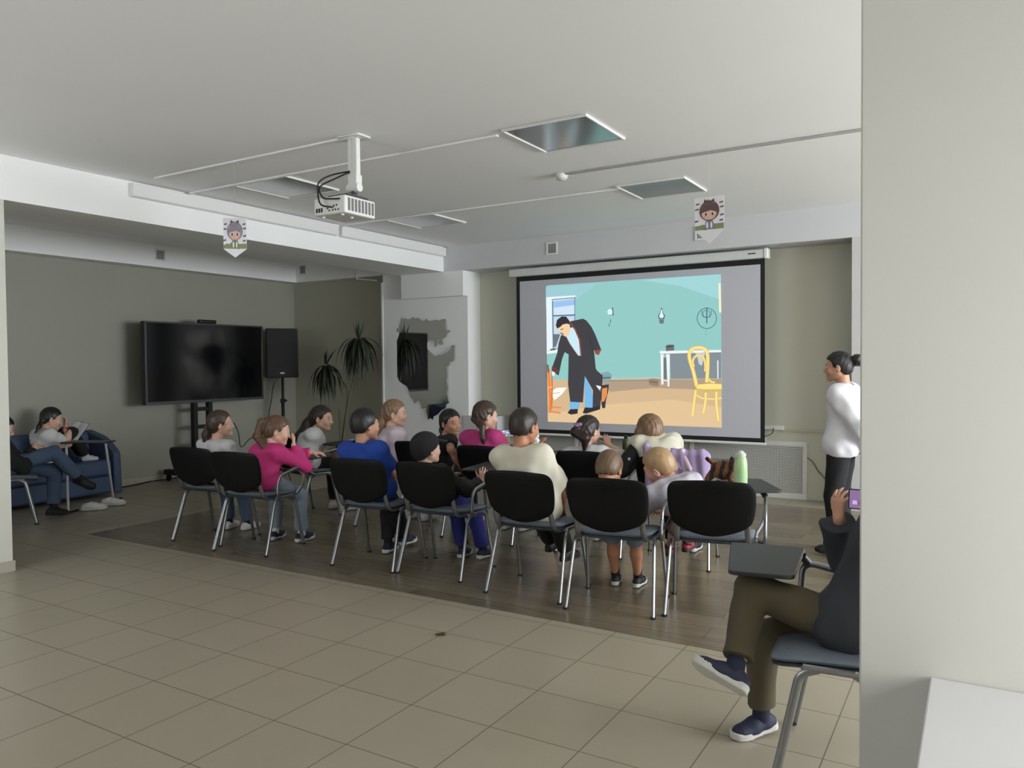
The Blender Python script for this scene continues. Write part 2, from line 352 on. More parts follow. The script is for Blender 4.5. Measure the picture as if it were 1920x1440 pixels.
# ---- ceiling luminaires, conduits, detector
GLASSY = mat('frosted_lamp_glass', (116, 119, 115), 0.14, var=0.04, scale=3)
GLASSY.node_tree.nodes['Principled BSDF'].inputs['IOR'].default_value = 4.0
FRAME_W = mat('lamp_frame_white', (226, 226, 222), 0.5)
def luminaire(x, y, label):
    t = thing('ceiling_light', label, 'ceiling light', (x, y, ZC), group='square ceiling lights')
    h = 0.305; f = MB(); e = 0.012
    for (a, b) in (((-h, -h), (h, -h+e)), ((-h, h-e), (h, h)), ((-h, -h+e), (-h+e, h-e)), ((h-e, -h+e), (h, h-e))):
        f.box((a[0], a[1], -0.016), (b[0], b[1], -0.001))
    obj('frame', f, FRAME_W, t, bevel=0.001)
    g = MB(); g.box((-h+e, -h+e, -0.009), (h-e, h-e, -0.002)); obj('diffuser', g, GLASSY, t)
def mid(*ps): return sum(onz(p[0], p[1], ZC-0.016) for p in ps)/len(ps)
for ps, lb in ((((940, 247), (1098, 215), (1172, 262), (1025, 290)), 'square ceiling light catching a bluish glow, nearest of the four'),
               (((1155, 352), (1285, 333), (1321, 358), (1206, 376)), 'square ceiling light above the screen, right of the smoke detector'),
               (((450, 349), (532, 332), (630, 359), (540, 372)), 'unlit square ceiling light behind the projector, beside the beam'),
               (((727, 412), (808, 403), (872, 419), (788, 429)), 'unlit square ceiling light to the right of the projector, near the pillar')):
    c = mid(*ps); luminaire(float(c[0]), float(c[1]), lb)
def conduit(p0, p1, w, label, m=CEIL_PAINT, drop=0.0):
    a = onz(p0[0], p0[1], ZC-0.01); b = onz(p1[0], p1[1], ZC-0.01); y = (a[1]+b[1])/2
    mb = MB(); mb.box((a[0], y-w/2, ZC-0.014), (b[0], y+w/2, ZC-0.0005)); return tag(obj('cable_conduit', mb, m, bevel=0.003), label, 'conduit', 'conduits on the ceiling')
conduit((300, 337), (655, 254), 0.03, 'white ceiling conduit running from the beam to the projector pole')
conduit((345, 363), (938, 257), 0.03, 'white ceiling conduit running from the beam to the nearest ceiling light')
conduit((1065, 331), (1660, 232), 0.035, 'grey ceiling conduit running from the smoke detector to the right', mat('grey_conduit', (170, 170, 168), 0.5))
conduit((640, 427), (1158, 351), 0.025, 'thin white ceiling conduit running behind the projector to the far ceiling light')
s = onz(1053, 334, ZC-0.03); t = thing('smoke_detector', 'round white smoke detector on the ceiling at the end of the grey conduit', 'smoke detector', (float(s[0]), float(s[1]), ZC))
mb = MB(); mb.lathe([(0.052, -0.001), (0.055, -0.012), (0.05, -0.02)], n=28); obj('base', mb, PLASTIC_W, t)
mb = MB(); mb.lathe([(0.046, -0.02), (0.046, -0.034), (0.03, -0.048), (0.012, -0.05)], n=28); obj('sensor_dome', mb, mat('detector_white', (214, 214, 210), 0.4), t)
# trunking along the top of the beam
for (y0, y1, lb) in ((3.86, 6.22, 'white cable trunking along the top of the beam, nearer length'), (6.28, 8.19, 'white cable trunking along the top of the beam, far length next to the pillar')):
    mb = MB(); mb.prism(rpoly([(0, 2.855), (0.05, 2.862), (0.055, 2.965), (0, 2.968)], 0.008), (y0, y1), lambda u, v, w: (XB+0.0005+u, w, v)); tag(obj('cable_trunking', mb, PLASTIC_W), lb, 'trunking', 'trunking on the beam')
mb = MB(); cn = ony(669, 499, YALC-0.205); cm = ony(669, 523, YALC-0.205); ce = ony(706, 526, YALC-0.205)
mb.tube([cn, cm, ce], 0.009, 6); tag(obj('cable_conduit', mb, PLASTIC_W), 'short white bent conduit on the bulkhead above the potted plant', 'conduit')
# wall vents
def vent(c, nrm, label):
    t = thing('wall_vent', label, 'vent', tuple(map(float, c)), 0 if nrm == 'y' else PI/2, 'square vents on the bulkheads')
    f = MB(); w = 0.075
    for a, b in (((-w, -w), (w, -w+0.02)), ((-w, w-0.02), (w, w)), ((-w, -w+0.02), (-w+0.02, w-0.02)), ((w-0.02, -w+0.02), (w, w-0.02))): f.box((a[0], -0.012, a[1]), (b[0], -0.0005, b[1]))
    obj('frame', f, PLASTIC_W, t, bevel=0.003)
    g = MB(); g.box((-w+0.02, -0.004, -w+0.02), (w-0.02, -0.0005, w-0.02))
    for k in range(7): g.box((-w+0.02, -0.008, -w+0.025+k*0.015), (w-0.02, -0.004, -w+0.03+k*0.015))
    obj('grille', g, GREY_MESH, t)
vent(onx(300, 478, XS), 'x', 'small square vent on the bulkhead above the television')
vent(ony(568, 506, YALC-0.2), 'y', 'small square vent on the bulkhead in the alcove corner above the loudspeaker')
vent(ony(1035, 466, YF), 'y', 'small square vent above the left part of the projection screen')
vent(ony(1316, 437, YF), 'y', 'small square vent partly hidden by the brown-haired girl pennant')

# ================================================================== PROJECTION SCREEN
YSC = 8.35
sx0 = float(ony(968.3, 520.2, YSC)[0]); sx1 = float(ony(1434, 484.3, YSC)[0]); sz1 = 2.543; sz0 = 0.610
scr = thing('projection_screen', 'large pull-down projection screen with black border showing a cartoon', 'projection screen', ((sx0+sx1)/2, YSC, sz0))
SO = ((sx0+sx1)/2, YSC, sz0)
mb = MB(); mb.prism(rpoly([(-0.06, sz1), (0.035, sz1), (0.035, 2.64), (-0.06, 2.64)], 0.02), (sx0-0.07, sx1+0.0), lambda u, v, w: (w, YSC+u, v)); obj('housing', at_parent(mb, SO), mat('screen_housing', (208, 210, 206), 0.45), scr)
mb = MB(); mb.box((sx1, YSC-0.066, sz1-0.005), (sx1+0.045, YSC+0.04, 2.645)); obj('end_cap', at_parent(mb, SO), PLASTIC_W, scr, bevel=0.01)
mb = MB(); mb.box((sx1-0.16, YSC-0.0625, 2.59), (sx1-0.08, YSC-0.059, 2.602)); obj('badge', at_parent(mb, SO), BLACK_PL, scr)
mb = MB(); mb.box((sx0, YSC-0.002, sz0), (sx1, YSC+0.002, sz1)); obj('border', at_parent(mb, SO), BLACK_MT, scr)
mb = MB(); mb.box((sx0+0.05, YSC-0.004, sz0+0.045), (sx1-0.045, YSC-0.0021, sz1-0.058)); obj('fabric', at_parent(mb, SO), mat('screen_fabric', (190, 191, 198), 0.9, var=0.01), scr)
mb = MB(); mb.prism(rpoly([(-0.018, -0.028), (0.018, -0.028), (0.018, 0), (-0.018, 0)], 0.012), (sx0-0.01, sx1+0.01), lambda u, v, w: (w, YSC+u, sz0+v)); obj('bottom_bar', at_parent(mb, SO), PLASTIC_W, scr)
# the projected picture: flat patches of light on the fabric
_lay = [0]
pic = MB(); pic_m = []
def crop(u, v): return (940+u*0.29173, 440+v*0.29167)
def patch(poly, c):
    _lay[0] += 1; y = YSC-0.0045-0.00012*_lay[0]
    m = light_mat('picture_light_%d_%d_%d' % c, c)
    if m not in pic_m: pic_m.append(m)
    pic.cur = pic_m.index(m)
    pts = []
    for (u, v) in poly:
        x, yy = crop(u, v); p = ony(x, yy, YSC); pts.append((p[0]-SO[0], y-SO[1], p[2]-SO[2]))
    pic.add(pts, [list(range(len(pts)))])
def stroke(pts, w, c, closed=False):
    P = [np.array(p, float) for p in pts]; n = len(P); L_ = []; R_ = []
    for i in range(n):
        t = (P[(i+1) % n]-P[i-1]) if closed else (P[min(i+1, n-1)]-P[max(i-1, 0)])
        t /= np.linalg.norm(t)+1e-9; nn = np.array([-t[1], t[0]])*w/2; L_.append(P[i]+nn); R_.append(P[i]-nn)
    m = n if closed else n-1
    _lay[0] += 1; k0 = _lay[0]
    for i in range(m):
        _lay[0] = k0-1; j = (i+1) % n; patch([L_[i], L_[j], R_[j], R_[i]], c)
def ell(cx, cy, rx, ry, n=28, a0=0, a1=2*PI): return [(cx+rx*math.cos(a0+(a1-a0)*k/n), cy+ry*math.sin(a0+(a1-a0)*k/n)) for k in range(n)]
TEAL = (142, 196, 192)
patch([(287, 335), (300, 326), (1400, 254), (1412, 258), (1418, 1240), (300, 1200)], TEAL)
patch([(287, 335), (620, 314), (480, 420), (287, 470)], (152, 198, 206)); patch([(900, 292), (1412, 256), (1412, 420), (1150, 330)], (156, 207, 210))
patch([(295, 932), (700, 935), (1030, 928), (1414, 925), (1418, 1240), (300, 1202)], (208, 178, 140))
patch([(640, 935), (1030, 930), (1414, 928), (1416, 1000), (980, 985), (700, 1010)], (172, 152, 130)); patch([(700, 1090), (1100, 1060), (1416, 1110), (1418, 1240), (300, 1202), (299, 1150)], (221, 190, 148))
stroke([(640, 926), (1030, 921)], 9, (196, 190, 158)); stroke([(660, 940), (1030, 936)], 6, (150, 134, 112))
patch([(290, 402), (478, 390), (478, 412), (326, 424), (330, 742), (293, 748)], (226, 236, 244)); patch([(328, 424), (478, 410), (478, 560), (430, 700), (332, 738)], (178, 206, 228))
patch([(336, 432), (472, 419), (472, 512), (340, 518)], (150, 190, 232)); patch([(338, 470), (472, 452), (472, 512), (340, 518)], (205, 222, 240)); stroke([(330, 522), (478, 516)], 8, (84, 106, 124)); stroke([(326, 418), (478, 405)], 5, (76, 98, 116)); stroke([(331, 424), (336, 735)], 6, (96, 116, 132)); stroke([(474, 405), (474, 555)], 5, (96, 116, 132))
patch([(340, 536), (470, 528), (430, 600), (340, 640)], (196, 214, 224)); patch([(336, 640), (380, 640), (352, 720), (338, 722)], (110, 112, 120)); patch([(292, 750), (380, 736), (384, 756), (294, 768)], (232, 236, 236)); stroke([(316, 740), (350, 736)], 9, (70, 74, 84))
# wall lamps and ring
stroke([(690, 488), (716, 474), (720, 516), (694, 518)], 4, (98, 136, 140)); patch(ell(700, 497, 17, 19), (206, 238, 240)); stroke([(717, 468), (721, 520)], 6, (62, 88, 96)); stroke([(704, 545), (702, 568)], 5, (80, 106, 112)); stroke([(694, 572), (696, 592)], 5, (80, 106, 112))
patch([(1027, 470), (1037, 474), (1040, 500), (1054, 520), (1048, 545), (1016, 545), (1008, 522), (1022, 500)], (84, 112, 122)); patch([(1028, 480), (1034, 482), (1037, 504), (1046, 522), (1040, 536), (1022, 536), (1016, 522), (1025, 504)], (222, 236, 242)); patch([(1014, 547), (1048, 547), (1044, 572), (1020, 572)], (104, 116, 126))
stroke(ell(1322, 538, 62, 66), 5, (74, 118, 128), True); stroke([(1292, 488), (1290, 512), (1302, 530), (1340, 530), (1351, 512), (1350, 488)], 5, (74, 118, 128)); stroke([(1322, 468), (1322, 570)], 7, (66, 108, 118)); stroke(ell(1320, 510, 22, 24), 4, (84, 128, 136), True); stroke([(1315, 600), (1318, 650)], 3, (112, 164, 166))
stroke([(1404, 312), (1408, 500)], 14, (240, 232, 196))
# table with a box on it
patch([(1085, 762), (1414, 756), (1414, 924), (1090, 926)], (128, 140, 146)); patch([(1020, 748), (1414, 741), (1414, 756), (1020, 766)], (236, 237, 234)); stroke([(1020, 768), (1414, 759)], 4, (122, 128, 130))
for q in ([(1025, 768), (1044, 768), (1044, 962), (1030, 966)], [(1062, 768), (1084, 768), (1082, 976), (1071, 976)], [(1389, 808), (1397, 808), (1397, 924), (1390, 924)]): patch(q, (236, 237, 234))
patch([(1044, 790), (1062, 790), (1066, 940), (1044, 935)], (104, 118, 124)); stroke([(1028, 930), (1080, 942)], 9, (226, 227, 224)); patch([(1058, 714), (1076, 706), (1112, 708), (1113, 744), (1060, 749)], (104, 108, 112)); patch([(1064, 718), (1106, 712), (1106, 720), (1066, 726)], (66, 68, 72))
patch([(1246, 758), (1312, 762), (1290, 842), (1272, 832), (1262, 790)], (206, 204, 200))
# bentwood chair
YEL = (244, 222, 140); YED = (214, 180, 88)
for w, c in ((25, YED), (18, YEL)):
    stroke(spline([(1258, 975), (1236, 880), (1212, 800), (1213, 755), (1236, 732), (1270, 726), (1305, 734), (1326, 765), (1328, 850), (1322, 950)], 5), w, c)
for w, c in ((15, YED), (9, YEL)):
    stroke(spline([(1240, 850), (1232, 815), (1246, 786), (1272, 776), (1298, 786), (1312, 830), (1312, 880)], 5), w, c); stroke(spline([(1256, 1030), (1290, 1050), (1360, 1056), (1418, 1050)], 5), w, c); stroke(spline([(1330, 925), (1350, 945), (1375, 950)], 4), w, c)
for w, c in ((20, YED), (14, YEL)):
    stroke([(1252, 1000), (1243, 1060), (1230, 1166)], w, c); stroke([(1384, 1005), (1383, 1080), (1397, 1196)], w, c); stroke([(1316, 1015), (1313, 1080), (1300, 1148)], w, c)
patch([(1248, 985), (1262, 962), (1340, 954), (1418, 958), (1418, 1008), (1330, 1010), (1262, 1004)], YED); patch([(1254, 978), (1268, 964), (1340, 958), (1418, 962), (1418, 992), (1330, 994), (1262, 990)], YEL)
# bricks, barrel and stool
patch([(948, 930), (972, 924), (1016, 930), (1012, 976), (978, 972), (952, 962)], (150, 126, 112)); stroke([(955, 945), (1008, 950)], 6, (108, 88, 78)); patch([(648, 888), (690, 880), (712, 900), (706, 940), (656, 946)], (128, 160, 166)); stroke([(650, 922), (706, 918)], 8, (88, 92, 98))
patch([(640, 968), (694, 962), (690, 1010), (676, 1060), (670, 1114), (652, 1116), (640, 1060)], (60, 56, 60)); patch([(650, 990), (684, 982), (682, 1030), (664, 1070), (646, 1078)], (222, 142, 84)); patch([(604, 966), (636, 962), (645, 985), (622, 1000)], (240, 240, 238))
# pale paper and orange chair on the left
patch([(318, 1010), (360, 984), (424, 982), (396, 1022), (345, 1064)], (246, 244, 236)); stroke([(330, 1020), (380, 1016)], 3, (150, 140, 120))
ORG = (236, 132, 62)
stroke([(306, 862), (312, 960), (318, 1040), (316, 1140)], 17, ORG); stroke([(328, 880), (330, 1000), (326, 1120)], 9, (214, 112, 48)); stroke([(316, 1106), (390, 1112)], 8, ORG); stroke([(316, 1136), (384, 1146)], 10, ORG); stroke([(300, 985), (330, 978)], 7, (250, 190, 120)); stroke([(301, 835), (306, 885)], 9, (92, 78, 76))
# stooping man in a long dark coat
COAT = (62, 62, 66)
for q in ([(440, 1074), (508, 1072), (503, 1118), (446, 1122)], [(538, 905), (580, 985), (596, 1060), (590, 1112), (540, 1110)]): patch(q, (118, 180, 226))
for q in ([(428, 1146), (446, 1122), (496, 1120), (493, 1150), (452, 1156)], [(526, 1146), (540, 1110), (582, 1112), (640, 1098), (638, 1122), (575, 1142), (548, 1150)]): patch(q, (44, 44, 48))
patch([(436, 560), (528, 540), (550, 552), (582, 592), (606, 640), (600, 745), (582, 700), (570, 675), (562, 640), (600, 760), (610, 860), (620, 876), (655, 905), (652, 976), (610, 968), (642, 1010), (640, 1100), (590, 1112), (592, 1000), (540, 908), (528, 1078), (446, 1074), (432, 960), (436, 770), (404, 752), (424, 690), (418, 640)], COAT)
patch([(582, 592), (606, 640), (646, 742), (626, 772), (604, 756), (585, 690), (566, 640)], COAT); patch([(602, 744), (646, 738), (630, 774), (608, 768)], (150, 74, 58))
patch([(386, 650), (414, 636), (428, 690), (412, 752), (394, 800), (372, 905), (328, 878), (334, 842), (362, 764), (372, 700)], COAT); patch([(330, 844), (374, 872), (366, 900), (326, 876)], (98, 62, 62))
patch([(436, 600), (468, 596), (500, 660), (518, 780), (496, 776), (446, 702), (416, 652)], (196, 228, 240)); stroke([(440, 560), (478, 610), (506, 676), (517, 780)], 9, (140, 72, 62)); stroke([(418, 655), (446, 710), (494, 776)], 6, (120, 66, 60))
patch([(374, 592), (404, 566), (440, 566), (448, 610), (438, 646), (414, 656), (384, 634), (370, 612)], (238, 204, 160)); patch([(354, 582), (362, 548), (392, 526), (420, 527), (440, 552), (444, 578), (424, 572), (398, 578), (382, 594), (362, 604)], (48, 46, 50)); stroke([(384, 612), (402, 604)], 5, (98, 60, 50)); stroke([(384, 632), (404, 642)], 6, (78, 50, 44))
patch([(328, 876), (350, 886), (344, 908), (330, 906)], (240, 236, 228))
obj('projected_picture', pic, pic_m, scr)

# ================================================================== PROJECTOR
pc = onz(663, 257, ZC); PJ = thing('projector', 'white video projector hanging from the ceiling on a pole above the rows', 'projector', (float(pc[0]), float(pc[1]), ZC))
mb = MB(); mb.prism(rpoly([(-0.1, -0.07), (0.1, -0.07), (0.1, 0.07), (-0.1, 0.07)], 0.03), (-0.012, -0.0005), lambda u, v, w: (u, v, w)); obj('ceiling_plate', mb, PLASTIC_W, PJ, bevel=0.002)
pz = float(ony(668, 335, pc[1])[2])-ZC; ptop = float(ony(690, 366, pc[1])[2])-ZC
mb = MB(); mb.box((-0.04, -0.018, pz), (0.0, 0.022, -0.012)); mb.box((0.002, -0.022, pz-0.02), (0.042, 0.018, -0.012)); obj('pole', mb, PLASTIC_W, PJ, bevel=0.005)
mb = MB(); mb.prism(rpoly([(-0.035, pz-0.07), (0.035, pz-0.07), (0.04, pz+0.03), (-0.04, pz+0.03)], 0.02), (-0.026, 0.03), lambda u, v, w: (u+0.005, w, v)); mb.lathe([(0.03, -0.05), (0.03, 0.05)], n=20, M=Matrix.Translation((0, 0.0, pz-0.06)) @ Matrix.Rotation(PI/2, 4, 'Y')); obj('bracket', mb, PLASTIC_W, PJ, bevel=0.003)
bz1 = ptop-0.005; bz0 = bz1-0.118; BX0, BX1, BY0, BY1 = -0.245, 0.035, -0.13, 0.17
mb = MB(); mb.box((-0.14, -0.1, bz1), (0.03, 0.1, bz1+0.012)); mb.tube([(0, 0, bz1+0.005), (0, 0, pz-0.05)], 0.02, 12); obj('mount_arm', mb, mat('dark_mount', (60, 60, 60), 0.5), PJ)
mb = MB(); mb.box((BX0, BY0, bz0), (BX1, BY1, bz1)); bd = obj('body', mb, PLASTIC_W, PJ, bevel=0.012, seg=3)
g = MB()
for k in range(8):
    y = BY0+0.028+k*0.033; g.box((BX1-0.002, y, bz0+0.018), (BX1+0.0006, y+0.024, bz1-0.016))
obj('side_vent', g, mat('projector_vent', (112, 112, 112), 0.7, var=0.35, scale=500), bd)
g = MB()
for k in range(3): g.box((BX0+0.02+k*0.022, BY0-0.0006, bz0+0.02), (BX0+0.037+k*0.022, BY0+0.002, bz0+0.048))
for k, (a, b_) in enumerate(((0.135, 0.02), (0.165, 0.02), (0.19, 0.022), (0.215, 0.02), (0.175, 0.048), (0.2, 0.05), (0.12, 0.035))): g.box((BX0+a, BY0-0.0006, bz0+b_), (BX0+a+0.013, BY0+0.002, bz0+b_+0.011))
obj('connector_panel', g, BLACK_PL, bd)
g = MB(); g.lathe([(0.045, 0), (0.045, 0.02), (0.036, 0.022)], n=28, M=Matrix.Translation((-0.16, BY1, (bz0+bz1)/2)) @ Matrix.Rotation(-PI/2, 4, 'X')); obj('lens', g, mat('lens_black', (12, 12, 16), 0.1), bd)
for fx, fy in ((BX0+0.04, BY0+0.05), (BX1-0.06, BY0+0.04), (BX1-0.09, BY0+0.16)):
    g = MB(); g.lathe([(0.010, -0.008), (0.012, 0.0)], c=(fx, fy, bz0), n=14); obj('foot', g, PLASTIC_W, bd)
for k, pts in enumerate(([(-0.02, -0.02, pz+0.05), (-0.11, -0.1, pz+0.02), (-0.16, -0.16, pz-0.03), (-0.165, -0.17, pz-0.1), (-0.13, -0.18, bz0+0.06), (BX0+0.18, BY0-0.01, bz0+0.04)],
                         [(-0.02, -0.02, pz+0.045), (-0.09, -0.08, pz+0.0), (-0.165, -0.15, pz-0.06), (-0.13, -0.16, bz1-0.01), (-0.05, -0.15, bz1-0.025), (BX1-0.04, BY0-0.002, bz1-0.025)])):
    mb = MB(); mb.tube(spline(pts, 8), 0.0055, 8); obj('cable', mb, CABLE_B, PJ)

# ================================================================== PENNANTS
def pennant(c, w, h, tip, yaw, name_label, hair, dress, face=(214, 176, 160)):
    t = thing('paper_pennant', name_label, 'pennant', tuple(map(float, c)), yaw, 'paper pennants hung from the ceiling')
    mb = MB(); mb.prism([(-w/2, 0), (-w/2, -h), (0, -h-tip), (w/2, -h), (w/2, 0)], (-0.0006, 0.0006), lambda u, v, q: (u, q, v)); obj('card', mb, mat('pennant_card', (226, 224, 228), 0.6, var=0.02), t)
    art = MB(); ms = []; lay = [0]
    def pt(poly, cc):
        lay[0] += 1; m = mat('ink_%d_%d_%d' % cc, cc, 0.7, var=0.2, scale=150)
        if m not in ms: ms.append(m)
        art.cur = ms.index(m); art.add([(u*w, -0.0008-0.00006*lay[0], -v*h) for u, v in poly], [list(range(len(poly)))])
    def bl(cx, cy, rx, ry, cc, n=22): pt([(cx+rx*math.cos(-2*PI*k/n), cy+ry*math.sin(-2*PI*k/n)) for k in range(n)], cc)
    rnd = random.Random(len(name_label))
    for k in range(11): bl(-0.36+rnd.random()*0.72, 0.84+rnd.random()*0.1, 0.1, 0.07, (120+rnd.randint(-10, 14), 130, 92))
    pt([(-0.49, 0.86), (0.49, 0.82), (0.49, 0.99), (-0.49, 0.99)][::-1], (132, 138, 100))
    for (bx, by) in ((-0.4, 0.2), (-0.42, 0.36), (-0.44, 0.72), (0.4, 0.2), (0.42, 0.34), (0.42, 0.58), (0.4, 0.74)):
        bl(bx-0.03, by, 0.035, 0.03, (104, 100, 112), 9); bl(bx+0.03, by-0.01, 0.035, 0.03, (90, 88, 100), 9)
    pt([(-0.16, 0.98), (-0.12, 0.72), (0.12, 0.72), (0.16, 0.98)], dress); bl(-0.07, 0.86, 0.035, 0.1, (226, 224, 226)); bl(0.07, 0.86, 0.035, 0.1, (226, 224, 226))
    bl(0, 0.42, 0.34, 0.31, hair)
    for k in range(26):
        a = rnd.random()*2*PI; r = 0.2+0.12*rnd.random(); bl(r*math.cos(a), 0.40+r*0.92*math.sin(a), 0.035, 0.028, (min(255, hair[0]+rnd.randint(-25, 35)),)*1+(min(255, hair[1]+20), min(255, hair[2]+20)), 8)
    for sx in (-1, 1): pt([(sx*0.05, 0.13), (sx*0.16, 0.06), (sx*0.18, 0.16)], (74, 62, 62))
    bl(0, 0.53, 0.25, 0.17, face); pt([(-0.26, 0.48), (-0.2, 0.34), (0.05, 0.3), (0.24, 0.36), (0.26, 0.48), (0.05, 0.41)], hair)
    for sx in (-1, 1):
        bl(sx*0.12, 0.52, 0.055, 0.055, (240, 236, 236)); bl(sx*0.115, 0.525, 0.04, 0.048, (70, 46, 44)); bl(sx*0.17, 0.6, 0.045, 0.03, (214, 150, 148))
    pt([(-0.03, 0.635), (0, 0.645), (0.03, 0.635), (0, 0.655)][::-1], (150, 80, 80))
    obj('printed_picture', art, ms, t)
    th = MB(); th.tube([(0, 0, -0.003), (0, 0, ZC-c[2])], 0.0006, 5); obj('hanging_thread', th, mat('thread_white', (200, 200, 200), 0.6), t)
pa = ony(1330, 369, 5.05); pennant(pa, 0.196, 0.215, 0.09, 0.0, 'paper pennant printed with a curly brown-haired girl, hanging right of the screen top', (98, 74, 72), (120, 126, 150))
pb = ony(440, 409, 4.0); pennant(pb, 0.172, 0.235, 0.065, 0.62, 'paper pennant printed with a grey-haired girl in green, hanging before the left beam', (140, 132, 142), (110, 130, 88))

# ================================================================== TELEVISION ON ITS STAND
tvX = -8.62
tA = onx(270, 604, tvX); tB = onx(494, 749, tvX); TY0, TY1, TZ0, TZ1 = float(tA[1]), float(tB[1]), 1.0, 2.02
TV = thing('television', 'large black interactive television panel with grey rim on a wheeled stand by the left wall', 'television', (tvX, (TY0+TY1)/2, 0)); TO = (tvX, (TY0+TY1)/2, 0)
mb = MB(); mb.box((tvX-0.08, TY0, TZ0), (tvX, TY1, TZ1)); obj('casing', at_parent(mb, TO), BLACK_PL, TV, bevel=0.006)
mb = MB(); w = 0.025
for a, b in (((TY0, TZ0), (TY1, TZ0+0.035)), ((TY0, TZ1-0.02), (TY1, TZ1)), ((TY0, TZ0+0.035), (TY0+w, TZ1-0.02)), ((TY1-w, TZ0+0.035), (TY1, TZ1-0.02))): mb.box((tvX, a[0], a[1]), (tvX+0.008, b[0], b[1]))
obj('bezel', at_parent(mb, TO), mat('tv_rim', (86, 87, 88), 0.35, 0.6), TV, bevel=0.002)
mb = MB(); mb.box((tvX, TY0+w, TZ0+0.035), (tvX+0.003, TY1-w, TZ1-0.02)); obj('display', at_parent(mb, TO), mat('dark_display', (12, 13, 15), 0.12, var=0.05, spec=0.6), TV)
mb = MB(); mb.box((tvX-0.05, (TY0+TY1)/2-0.13, TZ1), (tvX+0.02, (TY0+TY1)/2+0.13, TZ1+0.05)); obj('camera_bar', at_parent(mb, TO), BLACK_PL, TV, bevel=0.015)
sy = [float(onx(q, 800, tvX-0.03)[1]) for q in (368, 396)]
mb = MB()
for y in sy: mb.box((tvX-0.1, y-0.03, 0.09), (tvX-0.03, y+0.03, TZ0+0.3))
for z in (0.45, 0.68, 0.91): mb.box((tvX-0.085, sy[0]+0.03, z-0.025), (tvX-0.045, sy[1]-0.03, z+0.025))
obj('stand_frame', at_parent(mb, TO), BLACK_MT, TV, bevel=0.004)
mb = MB()
for y in (sy[0]-0.24, sy[1]+0.2): mb.box((tvX-0.32, y-0.045, 0.085), (tvX+0.36, y+0.045, 0.15))
mb.box((tvX-0.1, sy[0]-0.24, 0.09), (tvX-0.03, sy[1]+0.2, 0.14)); obj('stand_base', at_parent(mb, TO), BLACK_MT, TV, bevel=0.01)
for y in (sy[0]-0.24, sy[1]+0.2):
    for dx in (-0.27, 0.31):
        mb = MB(); mb.lathe([(0.03, -0.016), (0.04, -0.012), (0.04, 0.012), (0.03, 0.016)], n=18, M=Matrix.Translation((tvX+dx, y, 0.04)) @ Matrix.Rotation(PI/2, 4, 'X')); mb.box((tvX+dx-0.02, y-0.02, 0.05), (tvX+dx+0.02, y+0.02, 0.09)); obj('caster', at_parent(mb, TO), RUBBER, TV)
# ================================================================== LOUDSPEAKER ON ITS STAND
sp_c = ony(529, 662, 7.75); sx, sy_, sz = map(float, sp_c)
ang = math.atan2(-sx, sy_)*-1.0
SP = thing('loudspeaker', 'tall black loudspeaker box beside the television, on a pole stand', 'loudspeaker', (sx, sy_, sz), 0.72)
def facing(o): o.rotation_euler = (0, 0, math.atan2(sy_-0, sx-0)-PI/2)
facing(SP)
hw, hh = 0.225, 0.35
mb = MB(); mb.prism(rpoly([(-hw, 0), (hw, 0), (hw*0.72, 0.36), (-hw*0.72, 0.36)], 0.04), (-hh, hh), lambda u, v, q: (u, v, q)); obj('cabinet', mb, BLACK_PL, SP, bevel=0.012)
mb = MB(); mb.prism(rpoly([(-hw+0.02, -hh+0.02), (hw-0.02, -hh+0.02), (hw-0.02, hh-0.02), (-hw+0.02, hh-0.02)], 0.02), (-0.012, 0.004), lambda u, v, q: (u, q, v)); obj('grille', mb, mat('speaker_grille', (20, 20, 21), 0.65, var=0.4, scale=300), SP)
mb = MB(); mb.box((-0.03, -0.0145, -hh+0.055), (0.03, -0.011, -hh+0.078)); obj('badge', mb, mat('badge_silver', (200, 200, 200), 0.4), SP)
ST = thing('speaker_stand', 'black pole stand holding up the loudspeaker', 'speaker stand', (sx, sy_, 0)); ST.rotation_euler = SP.rotation_euler
mb = MB(); mb.tube([(0, 0.17, 0.3), (0, 0.17, sz-hh)], 0.018, 12); obj('pole', mb, BLACK_MT, ST)
mb = MB(); mb.tube([(0, 0.17, 0.12), (0, 0.17, 0.95)], 0.024, 12); mb.lathe([(0.035, 0), (0.035, 0.06)], c=(0, 0.17, 0.93), n=16); mb.tube([(0.02, 0.17, 0.96), (0.06, 0.17, 0.96)], 0.012, 8); obj('outer_tube', mb, BLACK_MT, ST)
for k in range(3):
    a = k*2*PI/3+0.3; mb = MB(); mb.tube([(0.02*math.cos(a), 0.17+0.02*math.sin(a), 0.6), (0.42*math.cos(a), 0.17+0.42*math.sin(a), 0.012)], 0.012, 8); mb.tube([(0.02*math.cos(a), 0.17+0.02*math.sin(a), 0.2), (0.24*math.cos(a), 0.17+0.24*math.sin(a), 0.28)], 0.007, 6); obj('leg', mb, BLACK_MT, ST)
def cable(pts, r, label, m=CABLE_B, n=8): 
    mb = MB(); mb.tube(spline(pts, n), r, 7); return tag(obj('cable', mb, m), label, 'cable')
q0 = onx(516, 708, sx+0.02); cable([(sx-0.1, sy_+0.2, sz-0.3), tuple(ony(516, 715, sy_)), tuple(ony(508, 755, sy_)), tuple(ony(504, 790, sy_)), (sx-0.2, sy_-0.05, 0.006)], 0.006, 'thin black cable hanging down from the loudspeaker beside its pole')
cable([tuple(ony(438, 792, 7.2)), tuple(ony(447, 812, 7.2)), tuple(ony(452, 838, 7.15)), tuple(ony(470, 822, 7.3)), tuple(ony(505, 806, 7.4)), tuple(ony(524, 840, 7.5)), tuple(onz(545, 900, 0.006))], 0.006, 'thin black cable looping behind the girl in pink below the television')
